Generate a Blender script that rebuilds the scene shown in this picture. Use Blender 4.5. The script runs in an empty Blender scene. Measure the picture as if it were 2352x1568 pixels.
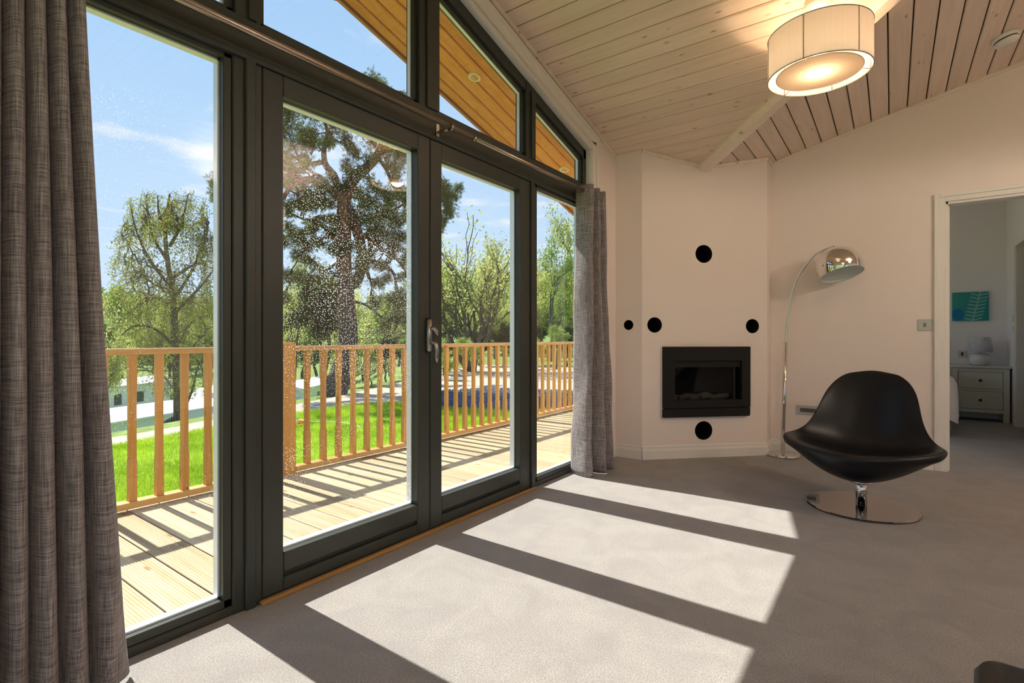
import bpy, bmesh, math, random
import numpy as np
from mathutils import Vector, Matrix
random.seed(7)
R = math.radians
PI = math.pi
scene = bpy.context.scene
col = scene.collection

# ------------------------------------------------------------------ camera
IMW, IMH = 2352.0, 1568.0
F, CX, HY, EYE = 1190.0, 1176.0, 773.0, 1.03      # focal length (px), principal x, horizon row, eye height
YAW = math.atan(872.0 / F)
cd = bpy.data.cameras.new('camera')
cam = bpy.data.objects.new('camera', cd)
col.objects.link(cam)
cam.location = (0, 0, EYE)
cam.rotation_euler = (PI / 2, 0, YAW)
cd.sensor_width = 36.0
cd.sensor_fit = 'HORIZONTAL'
cd.lens = F / IMW * 36.0
cd.shift_y = (HY - IMH / 2) / IMW
cd.clip_start = 0.02
cd.clip_end = 2000
scene.camera = cam

# ------------------------------------------------------------------ exposure, sky, sun
scene.view_settings.view_transform = 'Standard'
scene.view_settings.look = 'None'
scene.view_settings.gamma = 1.0
scene.view_settings.use_curve_mapping = False
scene.view_settings.exposure = 0.5
SKY_STRENGTH = 0.95
SUN_STRENGTH = 7.6
SUN_ELEV = 50.0
world = bpy.data.worlds.new('sky')
scene.world = world
world.use_nodes = True
nt = world.node_tree
nt.nodes.clear()
def wn(t, **kw):
    n = nt.nodes.new(t)
    for k, v in kw.items():
        setattr(n, k, v)
    return n
w_out = wn('ShaderNodeOutputWorld')
w_bg = wn('ShaderNodeBackground')
w_bg.inputs[1].default_value = SKY_STRENGTH
w_tc = wn('ShaderNodeTexCoord')
w_sep = wn('ShaderNodeSeparateXYZ')
nt.links.new(w_tc.outputs['Generated'], w_sep.inputs[0])
w_ramp = wn('ShaderNodeValToRGB')
el = w_ramp.color_ramp.elements
el[0].position = 0.0; el[0].color = (0.56, 0.71, 0.89, 1)
el[1].position = 1.0; el[1].color = (0.16, 0.33, 0.66, 1)
e = el.new(0.22); e.color = (0.49, 0.67, 0.89, 1)
e = el.new(0.45); e.color = (0.365, 0.575, 0.86, 1)
nt.links.new(w_sep.outputs['Z'], w_ramp.inputs[0])
# small fair-weather clouds: noise over the cloud-layer plane (direction / height)
w_mx = wn('ShaderNodeMath', operation='MAXIMUM'); w_mx.inputs[1].default_value = 0.06
nt.links.new(w_sep.outputs['Z'], w_mx.inputs[0])
w_div = wn('ShaderNodeVectorMath', operation='DIVIDE')
w_cmb = wn('ShaderNodeCombineXYZ')
for i in range(3):
    nt.links.new(w_mx.outputs[0], w_cmb.inputs[i])
nt.links.new(w_tc.outputs['Generated'], w_div.inputs[0])
nt.links.new(w_cmb.outputs[0], w_div.inputs[1])
w_noise = wn('ShaderNodeTexNoise', noise_dimensions='4D')
w_noise.inputs['W'].default_value = 4.7
w_noise.inputs['Scale'].default_value = 2.1
w_noise.inputs['Detail'].default_value = 6
w_noise.inputs['Roughness'].default_value = 0.55
nt.links.new(w_div.outputs[0], w_noise.inputs['Vector'])
w_cr = wn('ShaderNodeValToRGB')
w_cr.color_ramp.elements[0].position = 0.57
w_cr.color_ramp.elements[1].position = 0.74
nt.links.new(w_noise.outputs['Fac'], w_cr.inputs[0])
w_mix = wn('ShaderNodeMix', data_type='RGBA')
nt.links.new(w_cr.outputs[0], w_mix.inputs[0])
nt.links.new(w_ramp.outputs[0], w_mix.inputs[6])
w_mix.inputs[7].default_value = (0.82, 0.85, 0.88, 1)
nt.links.new(w_mix.outputs[2], w_bg.inputs[0])
nt.links.new(w_bg.outputs[0], w_out.inputs[0])

sd = bpy.data.lights.new('sun', 'SUN')
sd.energy = SUN_STRENGTH
sd.angle = R(0.53)
sd.color = (1.0, 0.95, 0.86)
sun = bpy.data.objects.new('sun', sd)
col.objects.link(sun)
sun.location = (-30, 2, 30)
sun.rotation_euler = (0, -(PI / 2 - R(SUN_ELEV)), 0)   # shines along +x, straight through the glazing

# ------------------------------------------------------------------ pixel -> place (tree and garden layout)
_fw = (-math.sin(YAW), math.cos(YAW))
_rt = (math.cos(YAW), math.sin(YAW))
def at(px, py, depth):
    s = (px - CX) / F; t = (HY - py) / F
    return ((_fw[0] + _rt[0] * s) * depth, (_fw[1] + _rt[1] * s) * depth, EYE + t * depth)

# ------------------------------------------------------------------ mesh helpers
class MB:
    def __init__(self):
        self.v = []; self.f = []; self.sm = []
    def add(self, verts, faces, smooth=False):
        o = len(self.v)
        self.v.extend([tuple(p) for p in verts])
        self.f.extend([tuple(i + o for i in f) for f in faces])
        self.sm.extend([smooth] * len(faces))
        return self
    def box(self, x0, x1, y0, y1, z0, z1, c=0.0):
        x0, x1 = min(x0, x1), max(x0, x1); y0, y1 = min(y0, y1), max(y0, y1); z0, z1 = min(z0, z1), max(z0, z1)
        if c <= 0:
            return self.add([(x0,y0,z0),(x1,y0,z0),(x1,y1,z0),(x0,y1,z0),(x0,y0,z1),(x1,y0,z1),(x1,y1,z1),(x0,y1,z1)],
                            [(0,3,2,1),(4,5,6,7),(0,1,5,4),(1,2,6,5),(2,3,7,6),(3,0,4,7)])
        vs = []
        def s(a, b, hi): return b if hi else a
        ids = {}
        for ix in (0,1):
            for iy in (0,1):
                for iz in (0,1):
                    X = s(x0,x1,ix); Y = s(y0,y1,iy); Z = s(z0,z1,iz)
                    dx = c if not ix else -c; dy = c if not iy else -c; dz = c if not iz else -c
                    for k, p in enumerate([(X, Y+dy, Z+dz), (X+dx, Y, Z+dz), (X+dx, Y+dy, Z)]):
                        ids[(ix,iy,iz,k)] = len(vs); vs.append(p)
        fs = []
        for i in (0,1):
            q = [(0,0),(1,0),(1,1),(0,1)]
            a = [ids[(i,a_,b_,0)] for a_,b_ in q]; fs.append(tuple(a if i else a[::-1]))
            a = [ids[(a_,i,b_,1)] for a_,b_ in q]; fs.append(tuple(a[::-1] if i else a))
            a = [ids[(a_,b_,i,2)] for a_,b_ in q]; fs.append(tuple(a if i else a[::-1]))
        for i in (0,1):
            for j in (0,1):
                fs.append((ids[(i,j,0,0)],ids[(i,j,1,0)],ids[(i,j,1,1)],ids[(i,j,0,1)]))
                fs.append((ids[(i,0,j,0)],ids[(i,1,j,0)],ids[(i,1,j,2)],ids[(i,0,j,2)]))
                fs.append((ids[(0,i,j,1)],ids[(1,i,j,1)],ids[(1,i,j,2)],ids[(0,i,j,2)]))
        for i in (0,1):
            for j in (0,1):
                for k in (0,1):
                    fs.append((ids[(i,j,k,0)],ids[(i,j,k,1)],ids[(i,j,k,2)]))
        return self.add(vs, fs)
    def prism(self, poly, d0, d1, axis):
        """poly of 2-D points, extruded along axis (0: (y,z), 1: (x,z), 2: (x,y))"""
        def p3(p, d):
            return [(d,p[0],p[1]),(p[0],d,p[1]),(p[0],p[1],d)][axis]
        n = len(poly)
        vs = [p3(p, d0) for p in poly] + [p3(p, d1) for p in poly]
        fs = [tuple(range(n))[::-1], tuple(range(n, 2*n))]
        for i in range(n):
            j = (i+1) % n
            fs.append((i, j, n+j, n+i))
        return self.add(vs, fs)
    def slab(self, plan, zlo, zhi):
        """plan polygon with zlo/zhi height functions of (x, y)"""
        n = len(plan)
        vs = [(x, y, zlo(x, y)) for x, y in plan] + [(x, y, zhi(x, y)) for x, y in plan]
        fs = [tuple(range(n))[::-1], tuple(range(n, 2*n))]
        for i in range(n):
            j = (i+1) % n
            fs.append((i, j, n+j, n+i))
        return self.add(vs, fs)
    def tube(self, path, rad, n=10, caps=True, smooth=True):
        path = [Vector(p) for p in path]
        m = len(path)
        if not hasattr(rad, '__len__'):
            rad = [rad] * m
        t0 = (path[1] - path[0]).normalized()
        ref = Vector((0,0,1)) if abs(t0.z) < 0.9 else Vector((1,0,0))
        u = t0.cross(ref).normalized()
        vs = []
        for i, p in enumerate(path):
            t = (path[min(i+1, m-1)] - path[max(i-1, 0)]).normalized()
            u = (u - t * u.dot(t)).normalized()
            w = t.cross(u)
            for k in range(n):
                a = 2*PI*k/n
                vs.append(tuple(p + (u*math.cos(a) + w*math.sin(a)) * rad[i]))
        fs = []
        for i in range(m-1):
            for k in range(n):
                k2 = (k+1) % n
                fs.append((i*n+k, i*n+k2, (i+1)*n+k2, (i+1)*n+k))
        self.add(vs, fs, smooth)
        if caps:
            o = len(self.v) - m*n
            self.f.append(tuple(o + k for k in range(n))[::-1]); self.sm.append(False)
            self.f.append(tuple(o + (m-1)*n + k for k in range(n))); self.sm.append(False)
        return self
    def lathe(self, prof, c=(0,0,0), n=32, M=None, smooth=True, close=False):
        """prof: (r, z) list revolved about z (or M-transformed axis) at c"""
        vs = []; fs = []
        m = len(prof)
        for r, z in prof:
            for k in range(n):
                a = 2*PI*k/n
                p = Vector((max(r, 1e-5)*math.cos(a), max(r, 1e-5)*math.sin(a), z))
                if M is not None:
                    p = M @ p
                vs.append((p.x+c[0], p.y+c[1], p.z+c[2]))
        for i in range(m if close else m-1):
            i2 = (i+1) % m
            for k in range(n):
                k2 = (k+1) % n
                fs.append((i*n+k, i*n+k2, i2*n+k2, i2*n+k))
        return self.add(vs, fs, smooth)
    def build(self, name, mat, parent=None, world_origin=False):
        me = bpy.data.meshes.new(name)
        v = np.array(self.v, dtype=np.float32).reshape(-1, 3)
        org = np.zeros(3)
        if parent is not None:
            mw = parent.matrix_basis.inverted() if parent.parent is None else (parent.parent.matrix_basis @ parent.matrix_basis).inverted()
            A = np.array(mw)
            v = v @ A[:3,:3].T + A[:3,3]
        elif not world_origin:
            mn, mxx = v.min(0), v.max(0)
            org = np.array([(mn[0]+mxx[0])/2, (mn[1]+mxx[1])/2, mn[2]])
            v = v - org
        me.from_pydata(v.tolist(), [], self.f)
        me.polygons.foreach_set('use_smooth', self.sm)
        me.update()
        bm = bmesh.new(); bm.from_mesh(me)
        bmesh.ops.recalc_face_normals(bm, faces=bm.faces)
        bm.to_mesh(me); bm.free()
        o = bpy.data.objects.new(name, me)
        col.objects.link(o)
        o.location = org
        if parent is not None:
            o.parent = parent
        if mat is not None:
            me.materials.append(mat)
        return o

def catmull(pts, n):
    pts = [Vector(p) for p in pts]; out = []
    P = [pts[0]*2 - pts[1]] + pts + [pts[-1]*2 - pts[-2]]
    for i in range(1, len(P) - 2):
        for k in range(n):
            t = k/n
            a, b_, c_, d_ = P[i-1], P[i], P[i+1], P[i+2]
            out.append(0.5*((2*b_) + (c_ - a)*t + (2*a - 5*b_ + 4*c_ - d_)*t*t + (3*b_ - a - 3*c_ + d_)*t**3))
    return out + [pts[-1]]

def fast_mesh(name, verts, faces_flat, nper, mat, parent=None, smooth=False):
    """numpy mesh: verts (N,3) world coordinates, faces_flat (M*nper)"""
    v = np.asarray(verts, dtype=np.float32)
    if parent is not None:
        A = np.array(parent.matrix_basis.inverted())
        v = v @ A[:3,:3].T + A[:3,3]
    fi = np.asarray(faces_flat, dtype=np.int32).ravel()
    m = len(fi)//nper
    me = bpy.data.meshes.new(name)
    me.vertices.add(len(v)); me.vertices.foreach_set('co', v.astype(np.float32).ravel())
    me.loops.add(len(fi)); me.loops.foreach_set('vertex_index', fi)
    me.polygons.add(m); me.polygons.foreach_set('loop_start', np.arange(m, dtype=np.int32)*nper)
    me.polygons.foreach_set('use_smooth', np.full(m, smooth))
    me.update(calc_edges=True)
    o = bpy.data.objects.new(name, me); col.objects.link(o)
    if parent is not None:
        o.parent = parent
    me.materials.append(mat)
    return o

def tag(o, label=None, cat=None, group=None, kind=None):
    if label: o['label'] = label
    if cat: o['category'] = cat
    if group: o['group'] = group
    if kind: o['kind'] = kind
    return o
def thing(name, loc, label, cat, rz=0.0, group=None, kind=None):
    o = bpy.data.objects.new(name, None)
    o.empty_display_size = 0.1
    col.objects.link(o)
    o.location = loc; o.rotation_euler = (0, 0, rz)
    o.matrix_basis = Matrix.Translation(Vector(loc)) @ Matrix.Rotation(rz, 4, 'Z')
    return tag(o, label, cat, group, kind)
def subsurf(o, lv=2):
    m = o.modifiers.new('smooth', 'SUBSURF'); m.levels = lv; m.render_levels = lv
    return o

# ------------------------------------------------------------------ materials
def new_mat(name):
    m = bpy.data.materials.new(name); m.use_nodes = True
    t = m.node_tree
    b = t.nodes.get('Principled BSDF')
    return m, t, b
def N(t, typ, **kw):
    n = t.nodes.new(typ)
    for k, v in kw.items():
        if k == 'inp':
            for kk, vv in v.items():
                n.inputs[kk].default_value = vv
        else:
            setattr(n, k, v)
    return n
def c4(c): return (c[0], c[1], c[2], 1.0)
def coords(t, scale=(1,1,1), rnd=0.0, kind='Object'):
    tc = N(t, 'ShaderNodeTexCoord')
    mp = N(t, 'ShaderNodeMapping')
    mp.inputs['Scale'].default_value = scale
    t.links.new(tc.outputs[kind], mp.inputs['Vector'])
    if rnd:
        oi = N(t, 'ShaderNodeObjectInfo')
        mu = N(t, 'ShaderNodeMath', operation='MULTIPLY'); mu.inputs[1].default_value = rnd
        cb = N(t, 'ShaderNodeCombineXYZ')
        t.links.new(oi.outputs['Random'], mu.inputs[0])
        for i in range(3): t.links.new(mu.outputs[0], cb.inputs[i])
        t.links.new(cb.outputs[0], mp.inputs['Location'])
    return mp
def mixc(t, fac, a, b, blend='MIX'):
    m = N(t, 'ShaderNodeMix', data_type='RGBA', blend_type=blend)
    for i, x in ((0, fac), (6, a), (7, b)):
        if isinstance(x, bpy.types.NodeSocket): t.links.new(x, m.inputs[i])
        elif i == 0: m.inputs[0].default_value = x
        else: m.inputs[i].default_value = c4(x)
    return m.outputs[2]
def ramp(t, src, p0, p1, c0=(0,0,0), c1=(1,1,1)):
    r = N(t, 'ShaderNodeValToRGB')
    r.color_ramp.elements[0].position = p0; r.color_ramp.elements[0].color = c4(c0)
    r.color_ramp.elements[1].position = p1; r.color_ramp.elements[1].color = c4(c1)
    t.links.new(src, r.inputs[0])
    return r.outputs[0]
def bump(t, b, h, strength=0.2, dist=0.01):
    n = N(t, 'ShaderNodeBump'); n.inputs['Strength'].default_value = strength; n.inputs['Distance'].default_value = dist
    t.links.new(h, n.inputs['Height']); t.links.new(n.outputs[0], b.inputs['Normal'])
def plain(name, c, rough=0.5, metal=0.0, noise=0.0, nscale=40.0, bumps=0.0, spec=None):
    m, t, b = new_mat(name)
    b.inputs['Base Color'].default_value = c4(c); b.inputs['Roughness'].default_value = rough; b.inputs['Metallic'].default_value = metal
    if spec is not None: b.inputs['Specular IOR Level'].default_value = spec
    if noise or bumps:
        mp = coords(t)
        nz = N(t, 'ShaderNodeTexNoise', inp={'Scale': nscale, 'Detail': 4.0})
        t.links.new(mp.outputs[0], nz.inputs['Vector'])
        if noise:
            o = mixc(t, nz.outputs['Fac'], [x*(1-noise) for x in c], [min(1, x*(1+noise)) for x in c])
            t.links.new(o, b.inputs['Base Color'])
        if bumps: bump(t, b, nz.outputs['Fac'], bumps, 0.002)
    return m
def wood(name, c1, c2, axis, rough=0.5, knots=(0.16, 0.07, 0.02), kscale=1.0, var=0.14, across=38.0, spec=0.3, kth=0.05):
    m, t, b = new_mat(name)
    sc = [across]*3; sc[axis] = 1.6
    mp = coords(t, sc, rnd=37.0)
    nz = N(t, 'ShaderNodeTexNoise', inp={'Scale': 1.0, 'Detail': 5.0, 'Distortion': 0.6})
    t.links.new(mp.outputs[0], nz.inputs['Vector'])
    base = mixc(t, ramp(t, nz.outputs['Fac'], 0.35, 0.68), c1, c2)
    ks = [9.0*kscale]*3; ks[axis] = 3.2*kscale
    mk = coords(t, ks, rnd=91.0)
    vo = N(t, 'ShaderNodeTexVoronoi', inp={'Scale': 1.0, 'Randomness': 1.0})
    t.links.new(mk.outputs[0], vo.inputs['Vector'])
    kf = ramp(t, vo.outputs['Distance'], kth, kth+0.09, (1,1,1), (0,0,0))
    base = mixc(t, kf, base, knots)
    oi = N(t, 'ShaderNodeObjectInfo')
    mr = N(t, 'ShaderNodeMapRange', inp={'To Min': 1-var, 'To Max': 1+var*0.6})
    t.links.new(oi.outputs['Random'], mr.inputs['Value'])
    cb = N(t, 'ShaderNodeCombineColor')
    for i in range(3): t.links.new(mr.outputs[0], cb.inputs[i])
    base = mixc(t, 1.0, base, cb.outputs[0], 'MULTIPLY')
    t.links.new(base, b.inputs['Base Color'])
    b.inputs['Roughness'].default_value = rough; b.inputs['Specular IOR Level'].default_value = spec
    bump(t, b, nz.outputs['Fac'], 0.08, 0.003)
    return m
def fabric(name, dark, light):
    m, t, b = new_mat(name)
    outs = []
    for sc in ((14, 14, 520), (420, 420, 9)):
        mp = coords(t, sc)
        nz = N(t, 'ShaderNodeTexNoise', inp={'Scale': 1.0, 'Detail': 3.0})
        t.links.new(mp.outputs[0], nz.inputs['Vector'])
        outs.append(nz.outputs['Fac'])
    ad = N(t, 'ShaderNodeMath', operation='ADD')
    t.links.new(outs[0], ad.inputs[0]); t.links.new(outs[1], ad.inputs[1])
    hv = N(t, 'ShaderNodeMath', operation='MULTIPLY'); hv.inputs[1].default_value = 0.5
    t.links.new(ad.outputs[0], hv.inputs[0])
    cc = mixc(t, ramp(t, hv.outputs[0], 0.40, 0.62), dark, light)
    t.links.new(cc, b.inputs['Base Color'])
    b.inputs['Roughness'].default_value = 0.95; b.inputs['Specular IOR Level'].default_value = 0.1
    b.inputs['Sheen Weight'].default_value = 0.15
    bump(t, b, hv.outputs[0], 0.35, 0.002)
    return m
def glass(name, speckle=0.0, f0=0.085, grz=0.89):
    m = bpy.data.materials.new(name); m.use_nodes = True
    t = m.node_tree; t.nodes.clear()
    out = N(t, 'ShaderNodeOutputMaterial')
    lw = N(t, 'ShaderNodeLayerWeight', inp={'Blend': 0.5})
    pw = N(t, 'ShaderNodeMath', operation='POWER'); pw.inputs[1].default_value = 5.0
    t.links.new(lw.outputs['Facing'], pw.inputs[0])
    ma = N(t, 'ShaderNodeMath', operation='MULTIPLY_ADD'); ma.inputs[1].default_value = grz; ma.inputs[2].default_value = f0
    t.links.new(pw.outputs[0], ma.inputs[0])
    tr = N(t, 'ShaderNodeBsdfTransparent'); tr.inputs[0].default_value = (0.985, 0.995, 0.99, 1)
    gl = N(t, 'ShaderNodeBsdfGlossy'); gl.inputs['Roughness'].default_value = 0.0
    mx = N(t, 'ShaderNodeMixShader')
    t.links.new(ma.outputs[0], mx.inputs[0]); t.links.new(tr.outputs[0], mx.inputs[1]); t.links.new(gl.outputs[0], mx.inputs[2])
    res = mx.outputs[0]
    if speckle:
        mp = coords(t, (1, 1, 1))
        vo = N(t, 'ShaderNodeTexVoronoi', inp={'Scale': 120.0})
        t.links.new(mp.outputs[0], vo.inputs['Vector'])
        big = N(t, 'ShaderNodeTexNoise', inp={'Scale': 4.0, 'Detail': 3.0})
        t.links.new(mp.outputs[0], big.inputs['Vector'])
        vd = N(t, 'ShaderNodeVectorMath', operation='DISTANCE'); vd.inputs[1].default_value = (0.0, -0.02, 1.27)
        t.links.new(mp.outputs[0], vd.inputs[0])
        fall_ = N(t, 'ShaderNodeMapRange', inp={'From Min': 0.05, 'From Max': 0.55, 'To Min': 0.09*speckle, 'To Max': 0.0})
        t.links.new(vd.outputs['Value'], fall_.inputs['Value'])
        mr0 = N(t, 'ShaderNodeMapRange', inp={'From Min': 0.35, 'From Max': 0.7, 'To Min': 0.07, 'To Max': 0.07 + 0.13*speckle})
        t.links.new(big.outputs['Fac'], mr0.inputs['Value'])
        mr = N(t, 'ShaderNodeMath', operation='ADD')
        t.links.new(mr0.outputs[0], mr.inputs[0]); t.links.new(fall_.outputs[0], mr.inputs[1])
        lt = N(t, 'ShaderNodeMath', operation='LESS_THAN')
        t.links.new(vo.outputs['Distance'], lt.inputs[0]); t.links.new(mr.outputs[0], lt.inputs[1])
        k = N(t, 'ShaderNodeMath', operation='MULTIPLY'); k.inputs[1].default_value = 0.6
        t.links.new(lt.outputs[0], k.inputs[0])
        tl = N(t, 'ShaderNodeBsdfTranslucent'); tl.inputs[0].default_value = (0.9, 0.9, 0.9, 1)
        m2 = N(t, 'ShaderNodeMixShader')
        t.links.new(k.outputs[0], m2.inputs[0]); t.links.new(res, m2.inputs[1]); t.links.new(tl.outputs[0], m2.inputs[2])
        res = m2.outputs[0]
    t.links.new(res, out.inputs[0])
    return m
def leafy(name, c1, c2, trans=0.45, scale=0.8):
    m = bpy.data.materials.new(name); m.use_nodes = True
    t = m.node_tree; t.nodes.clear()
    out = N(t, 'ShaderNodeOutputMaterial')
    mp = coords(t, kind='Object')
    nz = N(t, 'ShaderNodeTexNoise', inp={'Scale': scale, 'Detail': 3.0})
    t.links.new(mp.outputs[0], nz.inputs['Vector'])
    cc = mixc(t, ramp(t, nz.outputs['Fac'], 0.35, 0.65), c1, c2)
    df = N(t, 'ShaderNodeBsdfDiffuse'); tl = N(t, 'ShaderNodeBsdfTranslucent')
    t.links.new(cc, df.inputs[0]); t.links.new(cc, tl.inputs[0])
    mx = N(t, 'ShaderNodeMixShader'); mx.inputs[0].default_value = trans
    t.links.new(df.outputs[0], mx.inputs[1]); t.links.new(tl.outputs[0], mx.inputs[2])
    t.links.new(mx.outputs[0], out.inputs[0])
    return m
def emit(name, c, s):
    m = bpy.data.materials.new(name); m.use_nodes = True
    t = m.node_tree; t.nodes.clear()
    out = N(t, 'ShaderNodeOutputMaterial'); em = N(t, 'ShaderNodeEmission')
    em.inputs[0].default_value = c4(c); em.inputs[1].default_value = s
    t.links.new(em.outputs[0], out.inputs[0])
    return m
def shade_cloth(name, c, trans, vert=False, transp=0.0):
    m = bpy.data.materials.new(name); m.use_nodes = True
    t = m.node_tree; t.nodes.clear()
    out = N(t, 'ShaderNodeOutputMaterial')
    df = N(t, 'ShaderNodeBsdfDiffuse'); tl = N(t, 'ShaderNodeBsdfTranslucent')
    df.inputs[0].default_value = c4(c); tl.inputs[0].default_value = c4(c)
    mx = N(t, 'ShaderNodeMixShader'); mx.inputs[0].default_value = trans
    t.links.new(df.outputs[0], mx.inputs[1]); t.links.new(tl.outputs[0], mx.inputs[2])
    res = mx.outputs[0]
    if transp:
        tp = N(t, 'ShaderNodeBsdfTransparent'); m2 = N(t, 'ShaderNodeMixShader'); m2.inputs[0].default_value = transp
        if vert:
            mp = coords(t, (260, 260, 2))
            nz = N(t, 'ShaderNodeTexNoise', inp={'Scale': 1.0, 'Detail': 2.0})
            t.links.new(mp.outputs[0], nz.inputs['Vector'])
            f = ramp(t, nz.outputs['Fac'], 0.5, 0.85, (0,0,0), (transp*2,)*3)
            t.links.new(f, m2.inputs[0])
        t.links.new(res, m2.inputs[1]); t.links.new(tp.outputs[0], m2.inputs[2]); res = m2.outputs[0]
    t.links.new(res, out.inputs[0])
    return m

def carpet_mat():
    m, t, b = new_mat('carpet')
    mp = coords(t)
    big = N(t, 'ShaderNodeTexNoise', inp={'Scale': 5.0, 'Detail': 5.0, 'Distortion': 1.0})
    fine = N(t, 'ShaderNodeTexNoise', inp={'Scale': 180.0, 'Detail': 4.0})
    mid = N(t, 'ShaderNodeTexNoise', inp={'Scale': 90.0, 'Detail': 3.0})
    for n in (big, fine, mid): t.links.new(mp.outputs[0], n.inputs['Vector'])
    a = mixc(t, ramp(t, big.outputs['Fac'], 0.35, 0.65), (0.345, 0.32, 0.31), (0.435, 0.407, 0.385))
    a = mixc(t, ramp(t, fine.outputs['Fac'], 0.3, 0.7), [x*0.56 for x in (0.40, 0.375, 0.355)], a)
    t.links.new(a, b.inputs['Base Color'])
    b.inputs['Roughness'].default_value = 1.0; b.inputs['Specular IOR Level'].default_value = 0.05
    b.inputs['Sheen Weight'].default_value = 0.25; b.inputs['Sheen Roughness'].default_value = 0.6
    ad = N(t, 'ShaderNodeMath', operation='ADD'); t.links.new(fine.outputs['Fac'], ad.inputs[0]); t.links.new(mid.outputs['Fac'], ad.inputs[1])
    bump(t, b, fine.outputs['Fac'], 0.6, 0.006)
    return m

M_carpet = carpet_mat()
M_wall = plain('wall_paint', (0.90, 0.795, 0.735), 0.9, noise=0.03, nscale=300, bumps=0.05, spec=0.15)
M_bedwall = plain('bedroom_paint', (0.90, 0.85, 0.88), 0.9, noise=0.02, nscale=300, bumps=0.05, spec=0.15)
M_white = plain('white_gloss_paint', (0.86, 0.82, 0.76), 0.4)
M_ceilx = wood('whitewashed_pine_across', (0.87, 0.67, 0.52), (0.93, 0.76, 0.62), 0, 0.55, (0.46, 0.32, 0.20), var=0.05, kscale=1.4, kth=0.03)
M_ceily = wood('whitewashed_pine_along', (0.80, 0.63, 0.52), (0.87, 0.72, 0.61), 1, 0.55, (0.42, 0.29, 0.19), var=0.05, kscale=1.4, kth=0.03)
M_ceilback = plain('ceiling_backing', (0.10, 0.06, 0.03), 0.9)
M_beam = wood('valley_beam_wood', (0.86, 0.71, 0.58), (0.91, 0.79, 0.67), 0, 0.5, (0.55, 0.40, 0.28), across=20)
M_frame = plain('olive_grey_frame', (0.040, 0.043, 0.036), 0.40, noise=0.08, nscale=60, spec=0.35)
M_gasket = plain('gasket', (0.02, 0.02, 0.02), 0.6)
M_skylit_spacer = plain('skylit_spacer', (0.70, 0.76, 0.80), 0.3, 0.2)  # spacers paled and widened to stand in for sky-lit glazing bead edges
M_glass = glass('pane_glass')
M_glass_wet = glass('pane_glass_spotted', 0.9)
M_glass_dot = glass('pane_glass_few_spots', 0.25)
M_soffit = wood('varnished_pine', (0.56, 0.20, 0.040), (0.66, 0.28, 0.065), 1, 0.35, (0.22, 0.08, 0.02), across=24)
M_fascia = plain('fascia_stain', (0.33, 0.13, 0.04), 0.5)
M_deck = wood('deck_pine', (0.43, 0.325, 0.185), (0.535, 0.44, 0.29), 0, 0.75, (0.32, 0.17, 0.06), across=26, var=0.12)
M_rail = wood('railing_pine', (0.56, 0.27, 0.065), (0.68, 0.38, 0.12), 2, 0.6, (0.28, 0.12, 0.03), across=30, kscale=1.3)
M_railh = wood('railing_pine_level', (0.58, 0.30, 0.08), (0.70, 0.42, 0.15), 1, 0.38, (0.28, 0.12, 0.03), across=30, spec=0.6)
M_oak = wood('oak_threshold', (0.36, 0.19, 0.06), (0.46, 0.26, 0.09), 1, 0.4, (0.2, 0.1, 0.03))
M_chrome = plain('chrome', (0.80, 0.79, 0.77), 0.06, 1.0)
M_plate = plain('chrome_dark_reflection', (0.33, 0.31, 0.30), 0.05, 1.0)  # chrome darkened in its colour, standing in for dark reflections of the chair
M_steel = plain('brushed_steel', (0.50, 0.47, 0.43), 0.42, 1.0)
M_satin = plain('satin_nickel', (0.36, 0.34, 0.32), 0.28, 1.0)
M_rod = plain('pewter_rod', (0.42, 0.36, 0.30), 0.30, 1.0)
M_black = plain('black_cast_iron', (0.013, 0.0125, 0.012), 0.6, noise=0.2, nscale=200, spec=0.2)
M_void = plain('flat_black', (0.006, 0.006, 0.006), 0.9, spec=0.1)  # near-black inside the holes, the firebox and the cover groove
M_leather = plain('black_leather', (0.0055, 0.0068, 0.0095), 0.36, noise=0.2, nscale=260, bumps=0.12, spec=0.32)
M_thread = plain('seam_thread', (0.006, 0.006, 0.007), 0.7)
M_curtain = fabric('curtain_weave', (0.12, 0.104, 0.103), (0.43, 0.385, 0.385))
M_plastic = plain('white_plastic', (0.78, 0.76, 0.72), 0.35)
M_dark = plain('dark_plastic', (0.03, 0.03, 0.03), 0.4)
M_nstand = plain('ivory_paint', (0.66, 0.63, 0.54), 0.45)
M_duvet = plain('duvet_cloth', (0.80, 0.76, 0.74), 0.9, noise=0.05, nscale=20)
M_throw = plain('dark_throw', (0.03, 0.05, 0.05), 0.9)
M_ash = plain('burnt_log', (0.05, 0.04, 0.035), 0.9, noise=0.5, nscale=30, bumps=0.5)

# ------------------------------------------------------------------ room levels
XW = -1.93          # inner face of the window wall
XF = -1.97          # inner face of the glazing frame
YB = 5.15           # back wall
YRIDGE, ZRIDGE, PG, PM = 1.945, 3.1725, 0.263, 0.25
XR = -1.29 + (ZRIDGE - 2.487) / PM     # main ridge
X1, Y0 = 4.2, -3.5  # far sides of the living room
def gab(y): return ZRIDGE - PG * abs(y - YRIDGE)
def mainz(x): return ZRIDGE - PM * abs(x - XR)
def hz(x, y): return max(gab(y), mainz(x)) if x < XR else mainz(x)
def valley_x(y): return XR - (ZRIDGE - gab(y)) / PM
def valley_y(x): return YRIDGE + (ZRIDGE - mainz(x)) / PG

# ---- floor
o = MB().box(-1.99, X1, Y0, YB + 0.1, -0.15, 0.0).box(-2.0, 2.2, YB + 0.1, 8.95, -0.15, 0.0).build('floor', M_carpet, world_origin=True)
tag(o, 'taupe cut-pile carpet covering the living room and bedroom floor', 'floor', kind='structure')

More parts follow.
